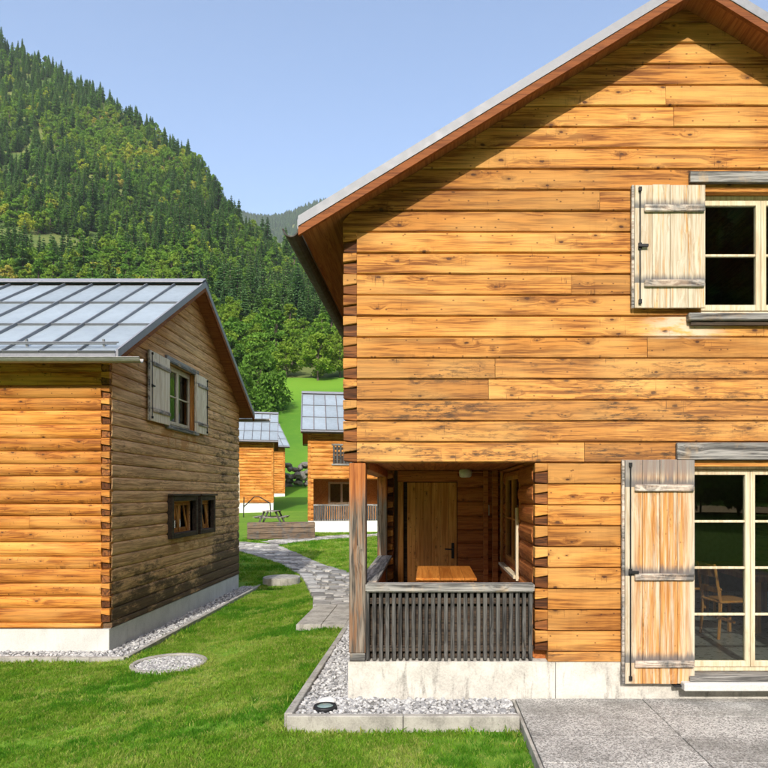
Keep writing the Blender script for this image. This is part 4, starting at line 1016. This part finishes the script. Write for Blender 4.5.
def gravel(name, area, density, zf, label, smin=.011, smax=.026):
    pts = []
    for x0, x1, y0, y1 in area:
        for i in range(int((x1-x0)*(y1-y0)*density)):
            x, y = rnd.uniform(x0, x1), rnd.uniform(y0, y1); s = rnd.uniform(smin, smax)
            if rnd.random() < .05: s *= 1.5
            pts.append(((x, y, zf(x, y)+s*rnd.uniform(.1, .8)), (rnd.uniform(-.5, .5), rnd.uniform(-.5, .5), rnd.random()*6.28), (s, s*rnd.uniform(.7, 1.1), s), rnd.randrange(4)))
    return tag(scatter(name, pts, PEB), label, 'gravel', kind='stuff')
gravel('gravel', [(-1.235, .82, 5.765, 6.30), (-1.235, -.80, 6.3, 11.5)], 1500, lambda x, y: -2.06 if y < 6.32 else -2.075, 'grey and white gravel in the kerbed bed around the large house')
gravel('gravel', [(-8.0, -4.61, 9.53, 10.01), (-5.04, -4.61, 10.0, 17.1)], 900, lambda x, y: -2.515, 'grey gravel strip along the foot of the left house', .014, .03)
# round gravel-filled concrete rings
def ring(loc, R, h, label, fill):
    o = empty('concrete_ring', loc); tag(o, label, 'ring')
    m = MB(); m.lathe([(R-.07, -.3), (R, -.3), (R, h-.01), (R-.012, h), (R-.055, h), (R-.07, h-.012), (R-.07, -.1)], (0, 0, 0), 40); m.build('rim', M['kerb'], o)
    if fill == 'gravel':
        m = MB(); m.lathe([(R-.068, -.02), (0.001, -.02)], (0, 0, 0), 32); m.build('bed', M['grit'], o)
    else:
        m = MB(); m.lathe([(R-.068, h-.015), (R-.075, h+.01), (.001, h+.02)], (0, 0, 0), 32); m.build('lid', M['kerb'], o)
    return o
ring((-3.78, 9.2, -2.48), .53, .03, 'shallow round concrete ring filled with gravel set in the lawn', 'gravel')
pts = []
for i in range(1500):
    a, q = rnd.random()*6.283, .45*math.sqrt(rnd.random()); s = rnd.uniform(.013, .028)
    pts.append(((-3.78+q*math.cos(a), 9.2+q*math.sin(a), -2.495+s*.5), (rnd.uniform(-.5, .5), rnd.uniform(-.5, .5), rnd.random()*6.28), (s, s*.85, s), rnd.randrange(4)))
tag(scatter('gravel', pts, PEB), 'grey gravel filling the round concrete ring', 'gravel', kind='stuff')
ring((-4.02, 17.3, -2.42), .5, .15, 'raised concrete ring with a flat lid beside the stone path', 'lid')
# flush spotlight and a flat white stone in the gravel
sp = empty('ground_spotlight', (-.98, 6.0, -2.045)); tag(sp, 'round dark flush spotlight lying in the gravel at the porch corner', 'spotlight')
m = MB(); m.lathe([(.108, -.05), (.112, .022), (.104, .034), (.082, .036), (.076, .028)], (0, 0, 0), 28); m.build('rim', M['iron'], sp, smooth=False)
m = MB(); m.lathe([(.080, .0), (.078, .030), (.05, .036), (.0005, .038)], (0, 0, 0), 28); m.build('lens', plain('lens_glass', (.22, .30, .28), .12), sp, smooth=True)
m = MB(); m.lathe([(.05, -.02), (.088, .0), (.084, .02), (.05, .032), (.0005, .036)], (-.99, 6.21, -2.045), 18)
tag(m.build('flat_stone', plain('white_stone', (.74, .72, .68), .8), None, smooth=True), 'flat round white stone in the gravel behind the spotlight', 'stone')

# ------------------------------------------------------------ paving slabs and the stone path
def gz(x, y): return ground_z(x, y)
sb = MB(); sb.box(-2.1, -1.34, 10.15, 11.95, -2.4, -2.13); SB = tag(sb.build('path_landing', M['grit'], None), kind='structure')
for (x0, x1) in ((-2.12, -1.72), (-1.712, -1.33)):
    b = MB(); b.box(x0, x1, 10.12, 11.98, -2.2, -2.095); b.build('paving_slab', M['kerb'], SB, bevel=.006)
CEN = [((-2.22, 12.1), (-.92, 12.1)), ((-2.45, 13.4), (-1.05, 13.4)), ((-2.82, 15.0), (-1.42, 15.0)), ((-3.35, 17.2), (-1.9, 16.9)), ((-3.95, 19.3), (-2.5, 18.9)), ((-5.0, 21.3), (-3.5, 21.0)), ((-6.3, 22.9), (-4.75, 23.2)), ((-7.6, 24.2), (-6.1, 25.4)), ((-9.2, 25.0), (-8.4, 26.4)), ((-11.5, 25.6), (-11.0, 27.0))]
BR = [((-6.0, 25.2), (-7.0, 26.2)), ((-5.2, 26.3), (-6.0, 27.2)), ((-3.6, 27.6), (-4.2, 28.6)), ((-1.6, 28.6), (-1.9, 29.6)), ((.8, 29.3), (.6, 30.3))]
def edge(E, s):
    i = min(len(E)-2, int(s)); f = s-i
    a = Vector(E[i][0]).lerp(Vector(E[i+1][0]), f); b = Vector(E[i][1]).lerp(Vector(E[i+1][1]), f); return a, b
def make_path(name, E, label_row, base_only=False):
    mb = MB(); rows = []
    for k in range(0, (len(E)-1)*4+1):
        a, b = edge(E, k/4-1e-6 if k else 0); rows.append([a.lerp(b, q/6) for q in range(7)])
    vs = [(p.x, p.y, gz(p.x, p.y)+.008) for r_ in rows for p in r_]; fs = [(i*7+j, i*7+j+1, (i+1)*7+j+1, (i+1)*7+j) for i in range(len(rows)-1) for j in range(6)]
    mb.add(vs, fs); P = tag(mb.build(name, M['grit'], None), kind='structure')
    s = 0.0; cnt = 0
    while s < len(E)-1.02:
        a, b = edge(E, s); a2, b2 = edge(E, min(len(E)-1.001, s+.3)); ln = ((a2-a).length+(b2-b).length)/2
        ds = .3*rnd.uniform(.24, .36)/max(.05, ln)
        s2 = min(len(E)-1.001, s+ds); a2, b2 = edge(E, s2)
        f = 0.0
        while f < .93:
            g = min(1, f+rnd.uniform(.17, .36)); 
            if g > .88: g = 1
            P4 = [a.lerp(b, f), a.lerp(b, g), a2.lerp(b2, g), a2.lerp(b2, f)]; c = sum(P4, Vector((0, 0)))/4
            z = gz(c.x, c.y)+.012; out = []
            for i in range(4):
                p, q = P4[i], P4[(i+1) % 4]
                out.append(c+(p-c)*rnd.uniform(.84, .95)); out.append(c+(p.lerp(q, rnd.uniform(.35, .65))-c)*rnd.uniform(.88, .99))
            hgt = rnd.uniform(.016, .032); n = len(out); m = MB()
            vs = [(p.x-c.x, p.y-c.y, -.03) for p in out]+[(p.x-c.x, p.y-c.y, hgt-.006) for p in out]+[((p.x-c.x)*.94, (p.y-c.y)*.94, hgt) for p in out]
            fs = [(l*n+i, l*n+(i+1) % n, (l+1)*n+(i+1) % n, (l+1)*n+i) for l in range(2) for i in range(n)]+[tuple(2*n+i for i in range(n))]
            m.add(vs, fs); o = m.build('path_stone', M['slate'], P); o.location = (c.x, c.y, z); o.rotation_euler = (rnd.uniform(-.025, .025), rnd.uniform(-.025, .025), 0); cnt += 1
            f = g
        s = s2
    return cnt
n1 = make_path('path', CEN, 0); n2 = make_path('path', BR, 0)

# ------------------------------------------------------------ things in the middle distance
M['old'] = wood('old_brown_timber', (.21, .15, .10), (.075, .052, .035), 0, w_grey(.3, .5), knot=.4)
tr = empty('timber_trough', (-6.35, 27.3, gz(-6.3, 27)), math.radians(13)); tag(tr, 'long weathered grey timber trough beside the path junction', 'trough')
for k in range(3):
    m = MB(); m.box(-1.42, 1.42, -.32, -.24, .04+k*.235, .04+(k+1)*.235-.012); m.build('plank', M['old'], tr, bevel=.012)
    m = MB(); m.box(-1.42, 1.42, .24, .32, .04+k*.235, .04+(k+1)*.235-.012); m.build('plank', M['old'], tr, bevel=.012)
for x in (-1.36, 1.28): m = MB(); m.box(x, x+.08, -.238, .238, .04, .72); m.build('end_board', M['greyz'], tr, bevel=.01)
m = MB(); m.box(-1.27, 1.27, -.235, .235, .04, .62); m.build('soil', M['soil'], tr)
for x in (-1.0, 1.0): m = MB(); m.box(x-.1, x+.1, -.34, .34, -.1, .045); m.build('bearer', M['dark'], tr)
pt = empty('picnic_table', (-8.55, 34.5, gz(-8.5, 34.5)), math.radians(5)); tag(pt, 'grey picnic table with side benches on the grass behind the trough', 'table')
for i in range(4): m = MB(); m.box(-.38+i*.19, -.38+(i+1)*.19-.012, -.9, .9, .72, .76); m.build('table_board', M['greyy'], pt)
for sx in (-1, 1):
    m = MB(); m.box(sx*.72-.13, sx*.72+.13, -.9, .9, .42, .46); m.build('bench', M['greyy'], pt)
    for y in (-.65, .65): m = MB(); m.bar((sx*.30, y, .72), (sx*.62, y, 0), .06, .09); m.build('leg', M['greyz'], pt)
for y in (-.65, .65): m = MB(); m.bar((-.80, y, .40), (.80, y, .40), .05, .08); m.build('cross_bar', M['greyx'], pt)
mf = MB()
def fr_pt(px, py, Y): return ((px-428)/630*Y, Y, (494-py)/630*Y)
YB = 39.5
for a, b in (((243.6, 507), (254.5, 496.6)), ((254.5, 496.6), (259, 496.6)), ((259, 496.6), (270, 503)), ((248, 503), (270, 503)), ((244, 497), (243.6, 508)), ((270, 503), (270.5, 510))):
    mf.tube([fr_pt(*a, YB), fr_pt(*b, YB)], .035, 6)
gzf = gz(-11, YB)
for px, py in ((243.6, 507), (270.5, 509)): p = fr_pt(px, py, YB); mf.tube([p, (p[0], p[1], gzf-.05)], .03, 6)
tag(mf.build('metal_frame', M['iron'], None), 'thin dark bent metal frame standing before the small yellow house', 'frame')
def boulders(name, c, n, sx, sy, h, label):
    mb = MB(); r = random.Random(9)
    for k in range(n):
        bm = bmesh.new(); bmesh.ops.create_icosphere(bm, subdivisions=2, radius=1); s = r.uniform(.22, .48)
        x, y = r.uniform(-sx, sx), r.uniform(-sy, sy); z = r.uniform(0, h)
        sc = Vector((s*r.uniform(.8, 1.6), s, s*r.uniform(.6, 1)))
        vs = []
        for v in bm.verts:
            d = 1+.35*noise.noise(v.co*1.3+Vector((k*7, 0, 0))); vs.append((c[0]+x+v.co.x*sc.x*d, c[1]+y+v.co.y*sc.y*d, c[2]+z+v.co.z*sc.z*d))
        mb.add(vs, [tuple(q.index for q in f.verts) for f in bm.faces]); bm.free()
    return tag(mb.build(name, M['rock'], None), label, 'wall')
boulders('stone_wall', (-12.0, 64, gz(-12, 64)-.1), 70, 3.4, .6, 2.3, 'rough grey dry stone bank between the two distant houses')

# ------------------------------------------------------------ grass
def tuft(seed, n, h, w):
    r = random.Random(seed); mb = MB()
    for i in range(n):
        a = r.random()*6.283; q = r.random()**.5*w; b = Vector((math.cos(a)*q, math.sin(a)*q, -.004)); th = r.random()*6.283
        sd = Vector((math.cos(th), math.sin(th), 0))*r.uniform(.0016, .003); lean = Vector((r.gauss(0, 1), r.gauss(0, 1), 0))*h*.42; hh = h*r.uniform(.55, 1.15)
        mid = b+lean*.35+Vector((0, 0, hh*.6)); tip = b+lean+Vector((0, 0, hh))
        mb.add([b-sd, b+sd, mid+sd*.8, mid-sd*.8, tip], [(0, 1, 2, 3), (3, 2, 4)])
    me = mb.mesh('tuft', M['blade']); return proto('tuft_form', me)
TUF = [tuft(i, 16, .034, .045) for i in range(4)]
M['blade_pale'] = foliage('pale_grass_blades', [(.30, .40, .06), (.38, .42, .10), (.24, .40, .04), (.44, .42, .17)], .35)
M['blade_deep'] = foliage('deep_grass_blades', [(.06, .20, .014), (.08, .24, .016), (.10, .27, .02), (.07, .19, .02)], .35)
for i, nm in ((4, 'blade_pale'), (5, 'blade_pale'), (6, 'blade_deep'), (7, 'blade_deep')):
    t_ = tuft(i, 16, .030 if i < 6 else .038, .045); t_.data.materials[0] = M[nm]; TUF.append(t_)
def inpoly_path(x, y):
    for E in (CEN, BR):
        for (a, b), (c, d) in zip(E, E[1:]):
            P = [a, b, d, c]; s = None; ok = True
            for i in range(4):
                p, q = P[i], P[(i+1) % 4]; cr = (q[0]-p[0])*(y-p[1])-(q[1]-p[1])*(x-p[0])
                if s is None: s = cr > 0
                elif (cr > 0) != s: ok = False; break
            if ok: return True
    return False
def blocked(x, y):
    if x > .83 and y < 6.4: return True
    if -1.325 < x < 7 and 5.675 < y < 15: return True
    if x < -4.515 and 9.435 < y < 17.25: return True
    if -2.13 < x < -1.3 and 10.1 < y < 12: return True
    if (x+3.78)**2+(y-9.2)**2 < .55**2 or (x+4.02)**2+(y-17.3)**2 < .52**2: return True
    if y > 11.9 and inpoly_path(x, y): return True
    return False
gp = []
def sow(x0, x1, y0, y1, dens, s0, s1):
    for i in range(int((x1-x0)*(y1-y0)*dens)):
        x, y = rnd.uniform(x0, x1), rnd.uniform(y0, y1)
        px = 428+630*x/y
        if px < -45 or px > 600 or blocked(x, y): continue
        nn = noise.noise((x*1.3, y*1.3, 8)); s = rnd.uniform(s0, s1)*(1+.3*nn)
        if noise.noise((x*.9+20, y*1.6, 3))+.5*noise.noise((x*3, y*4, 6)) > .38 and rnd.random() < .6: continue
        pn = noise.noise((x*.8+3, y*1.1, 12))+.6*noise.noise((x*2.6, y*3.4, 15))+.3*noise.noise((x*9, y*9, 1)); dn = noise.noise((x*.7+9, y*.7, 21))+.5*noise.noise((x*3, y*3, 25))
        k = 4+rnd.randrange(2) if rnd.random() < sstep(-.12, .45, pn)*.92 else 6+rnd.randrange(2) if rnd.random() < sstep(-.1, .4, dn)*.85 else rnd.randrange(4)
        if y < 12 and any(blocked(x+a, y+b) for a, b in ((.06, 0), (-.06, 0), (0, .06), (0, -.06))): s *= rnd.uniform(1.1, 1.9)
        gp.append(((x, y, gz(x, y)), (rnd.uniform(-.15, .15), rnd.uniform(-.15, .15), rnd.random()*6.28), (s*1.2, s*1.2, s), k))
sow(-5.2, 1.0, 4.3, 7.5, 780, .8, 1.25); sow(-6.5, -1.2, 7.5, 11, 520, .9, 1.3); sow(-5, -1, 11, 18, 260, 1.2, 1.7); sow(-8, 1, 18, 30, 90, 1.7, 2.4)
tag(scatter('lawn_grass', gp, TUF), 'short bright green grass of the lawn between the houses', 'grass', kind='stuff')
print('OBJ', len(bpy.data.objects), 'stones', n1+n2, 'forest', len(far_pts), 'near', len(near), 'grass', len(gp))

# ------------------------------------------------------------ the air in the valley
hz = MB(); hz.box(-2600, 2600, -700, 3400, -6, 1330)
hm = bpy.data.materials.new('valley_air'); hm.use_nodes = True; hn = hm.node_tree.nodes; hn.clear()
ho = hn.new('ShaderNodeOutputMaterial'); hv = hn.new('ShaderNodeVolumePrincipled'); hv.inputs['Color'].default_value = (.80, .88, 1.0, 1); hv.inputs['Density'].default_value = .00009; hv.inputs['Anisotropy'].default_value = 0.0
hm.node_tree.links.new(hv.outputs[0], ho.inputs['Volume'])
tag(hz.build('haze', hm, None), 'thin pale blue haze filling the valley', 'haze', kind='stuff')
